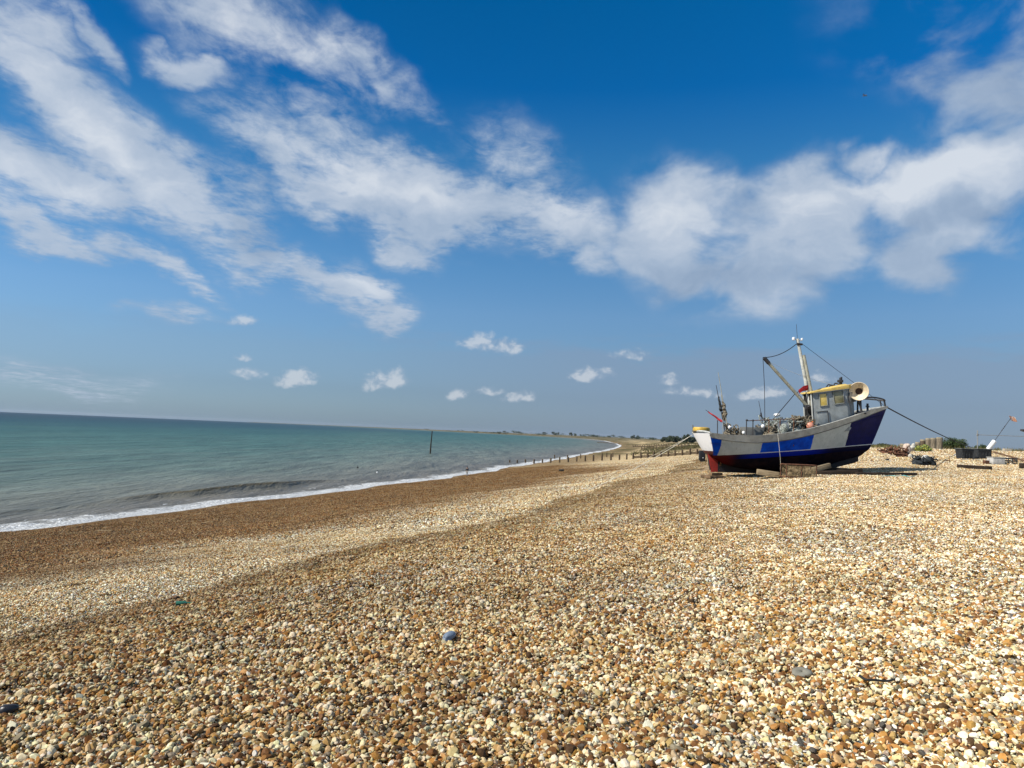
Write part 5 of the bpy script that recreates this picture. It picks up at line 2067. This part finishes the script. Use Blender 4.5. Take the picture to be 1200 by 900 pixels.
# ---------------------------------------------------------------- dan buoy and bar at the right edge
dq = drop(1158, 47)
dz0 = at_depth(1158, 526, 47)
e_ = gpt(empty('dan_buoy', 'leaning dan buoy with white float and orange flag behind the fish boxes', 'dan buoy'), (dq.x, dq.y, dq.z))
base_ = Vector((dq.x, dq.y, dq.z))
f0 = at_depth(1157.5, 527, 47) - base_
f1 = at_depth(1165.5, 516.5, 47) - base_
tp = at_depth(1184.5, 490, 47) - base_
dr_ = (tp - f0)
mb = MB()
mb.tube([f0 - dr_ * .28, f1, tp], .016, 6)
mb.obj('pole', DARKM, e_)
mb = MB()
fm = (f1 - f0).to_track_quat('Z', 'Y').to_matrix().to_4x4()
fl = (f1 - f0).length
mb.lathe([(.05, 0), (.12, .02), (.13, .06), (.13, fl - .06), (.12, fl - .02), (.05, fl)], 16, Matrix.Translation(f0) @ fm)
mb.obj('float', WHITE, e_)
mb = MB()
for k, t_ in enumerate((.62, .68, .74)):
    mb.ball(f0 + dr_ * t_, .035, 2)
mb.obj('marker', DARKM, e_)
mb = MB()
g_ = [[tp + Vector((.19 * i_ - .12 + .07 * j_, .05 * math.sin(i_ * 2.), .16 - .16 * j_ - .04 * i_)) for i_ in range(3)] for j_ in range(3)]
V_ = [[mb.bm.verts.new(p_) for p_ in row] for row in g_]
for i_ in range(2):
    for j_ in range(2):
        mb.bm.faces.new((V_[i_][j_], V_[i_][j_ + 1], V_[i_ + 1][j_ + 1], V_[i_ + 1][j_]))
bmesh.ops.solidify(mb.bm, geom=mb.bm.faces[:], thickness=.02)
mf, q, b = new_mat('flag_orange')
t = q.n('ShaderNodeTexCoord').outputs['Object']
q.l(q.mix(q.rng(q.noise(t, 4., 3), .48, .54), (.85, .42, .25), (.88, .82, .76)), b.inputs['Base Color'])
b.inputs['Roughness'].default_value = .8
mb.obj('flag', mf, e_)

pq = drop(1145.5, 52)
e_ = gpt(empty('barrier', 'thin grey bar on an upright post reaching out past the right edge', 'barrier'), pq)
base_ = Vector(pq)
pt = at_depth(1145.5, 504.5, 52) - base_
mb = MB()
mb.tube([(0, 0, -.2), (pt.x, pt.y, pt.z)], .035, 8)
mb.obj('post', STEEL, e_)
mb = MB()
b0 = at_depth(1145.5, 509.5, 52) - base_
b1 = at_depth(1232, 512.5, 52) - base_
mb.tube([b0, b1], .022, 6)
mb.box(b0, (.12, .12, .14), None, .02)
mb.obj('bar', STEEL, e_)
mb = MB()
b2 = at_depth(1228, 512.5, 52) - base_
zg = hg(base_.x + b2.x, base_.y + b2.y) - base_.z
mb.tube([(b2.x, b2.y, zg - .2), (b2.x, b2.y, b2.z + .2)], .035, 8)
mb.obj('post', STEEL, e_)
pw = at_depth(1199, 505, 50)
zq = hg(pw.x, pw.y)
e_ = gpt(empty('winch', 'dark winch head just entering at the right edge on a slim post', 'winch'), (pw.x + .35, pw.y, zq))
mb = MB()
mb.box((-.2, 0, pw.z - zq), (.55, .3, .13), Matrix.Rotation(.25, 3, 'Y'), .03)
mb.obj('head', DARKM, e_)
mb = MB()
mb.tube([(0, 0, -.2), (0, 0, pw.z - zq)], .05, 8)
mb.obj('post', DARKM, e_)
mb = MB()
mb.box((0, 0, .12), (.62, .3, .24), None, .03)
ground_thing(mb, 'stone_block', paint('pale_block', (.42, .36, .27), .9, scale=5.), drop(1180, 62), 'pale stone block on the bank below the orange flag', 'block')

# ---------------------------------------------------------------- someone at the water's edge
x, y, z = ground(547, 558)
PH = 1.50
person = gpt(empty('person', 'person standing at the edge of the surf in a dark jacket and pale trousers', 'person'), (x, y, z), rad(200))
k_ = PH / 1.7


def skin(name, joints, edges, radii, mat, parent, root=0, sub=2):
    me_ = bpy.data.meshes.new(name)
    me_.from_pydata([Vector(j_) * k_ for j_ in joints], edges, [])
    o_ = link(bpy.data.objects.new(name, me_), parent)
    sm = o_.modifiers.new('skin', 'SKIN')
    sm.use_smooth_shade = True
    lay_ = me_.skin_vertices[0] if me_.skin_vertices else None
    if lay_ is None:
        bm_ = bmesh.new()
        bm_.from_mesh(me_)
        bm_.verts.layers.skin.verify()
        bm_.to_mesh(me_)
        bm_.free()
        lay_ = me_.skin_vertices[0]
    for i_, r_ in enumerate(radii):
        lay_.data[i_].radius = (r_ * k_, r_ * k_ * (.78 if i_ < 4 else 1.))
        lay_.data[i_].use_root = (i_ == root)
    ss_ = o_.modifiers.new('sub', 'SUBSURF')
    ss_.levels = ss_.render_levels = sub
    me_.materials.append(mat)
    return o_


SKIN = paint('skin', (.42, .26, .18), .6, bump=0)
J = [(0, 0, .92), (0, 0, 1.12), (0, .01, 1.34), (0, .0, 1.46), (0, -.01, 1.56), (0, -.01, 1.66),
     (.10, 0, .86), (.11, -.01, .48), (.11, .02, .08), (.11, -.12, .03), (-.10, 0, .86), (-.13, -.05, .48), (-.13, .03, .08), (-.14, -.11, .03),
     (.18, 0, 1.38), (.23, .02, 1.12), (.20, -.10, .92), (.20, -.14, .84), (-.18, 0, 1.38), (-.25, .02, 1.12), (-.16, -.14, 1.0), (-.10, -.18, 1.02)]
E_ = [(0, 1), (1, 2), (2, 3), (3, 4), (4, 5), (0, 6), (6, 7), (7, 8), (8, 9), (0, 10), (10, 11), (11, 12), (12, 13), (2, 14), (14, 15), (15, 16), (16, 17), (2, 18), (18, 19), (19, 20), (20, 21)]
Rr = [.13, .12, .14, .05, .09, .085, .085, .06, .04, .035, .085, .06, .04, .035, .06, .045, .035, .03, .06, .045, .035, .03]
skin('body', J, E_, Rr, SKIN, person)
JK = [0, 1, 2, 14, 15, 16, 18, 19, 20]
im = {j_: i_ for i_, j_ in enumerate(JK)}
skin('jacket', [J[j_] for j_ in JK], [(im[a_], im[c_]) for a_, c_ in E_ if a_ in im and c_ in im], [Rr[j_] + .025 for j_ in JK], paint('jacket', (.06, .07, .08), .8), person)
TR = [0, 6, 7, 8, 10, 11, 12]
im = {j_: i_ for i_, j_ in enumerate(TR)}
skin('trousers', [J[j_] for j_ in TR], [(im[a_], im[c_]) for a_, c_ in E_ if a_ in im and c_ in im], [Rr[j_] + .02 for j_ in TR], paint('trousers', (.50, .47, .42), .9), person)
mb = MB()
mb.ball(Vector((0, .02, 1.66)) * k_, .105 * k_, 3, (1, 1.05, .9))
mb.obj('hair', paint('hair', (.06, .035, .02), .7), person)

# a gull high up
v = Vector(ray(1013, 112)).normalized() * 62
e_ = gpt(empty('gull', 'tiny dark gull high in the clear blue sky', 'bird'), Vector(CAM) + v, .6)
mb = MB()
mb.lathe([(.01, -.15), (.03, -.07), (.04, .02), (.03, .09), (.025, .12), (.01, .17)], 10, Matrix.Rotation(rad(90), 4, 'X'))
for sdn in (-1, 1):
    mb.prism([(0, -.03, .01), (0, .04, .01), (sdn * .15, .01, .06), (sdn * .31, -.05, .02), (sdn * .15, -.04, .06)], [(0, -.03, .02), (0, .04, .02), (sdn * .15, .01, .07), (sdn * .31, -.05, .03), (sdn * .15, -.04, .07)])
mb.obj('body', paint('gull_grey', (.12, .12, .12), .8), e_)

# ---------------------------------------------------------------- sea air
mb = MB()
mb.box((0., 0., 17.), (27000., 27000., 48.))
hz_m = bpy.data.materials.new('sea_haze')
hz_m.use_nodes = True
hz_m.node_tree.nodes.clear()
q = NT(hz_m.node_tree)
o_ = q.n('ShaderNodeOutputMaterial')
pv = q.n('ShaderNodeVolumePrincipled')
pv.inputs['Color'].default_value = (.80, .88, 1., 1)
pv.inputs['Density'].default_value = HAZE
pv.inputs['Anisotropy'].default_value = .2
q.l(pv.outputs[0], o_.inputs['Volume'])
hz_o = mb.obj('haze', hz_m, None, smooth=False)
tag(hz_o, 'thin sea haze lying over the beach and the far coast', 'haze', kind='stuff')
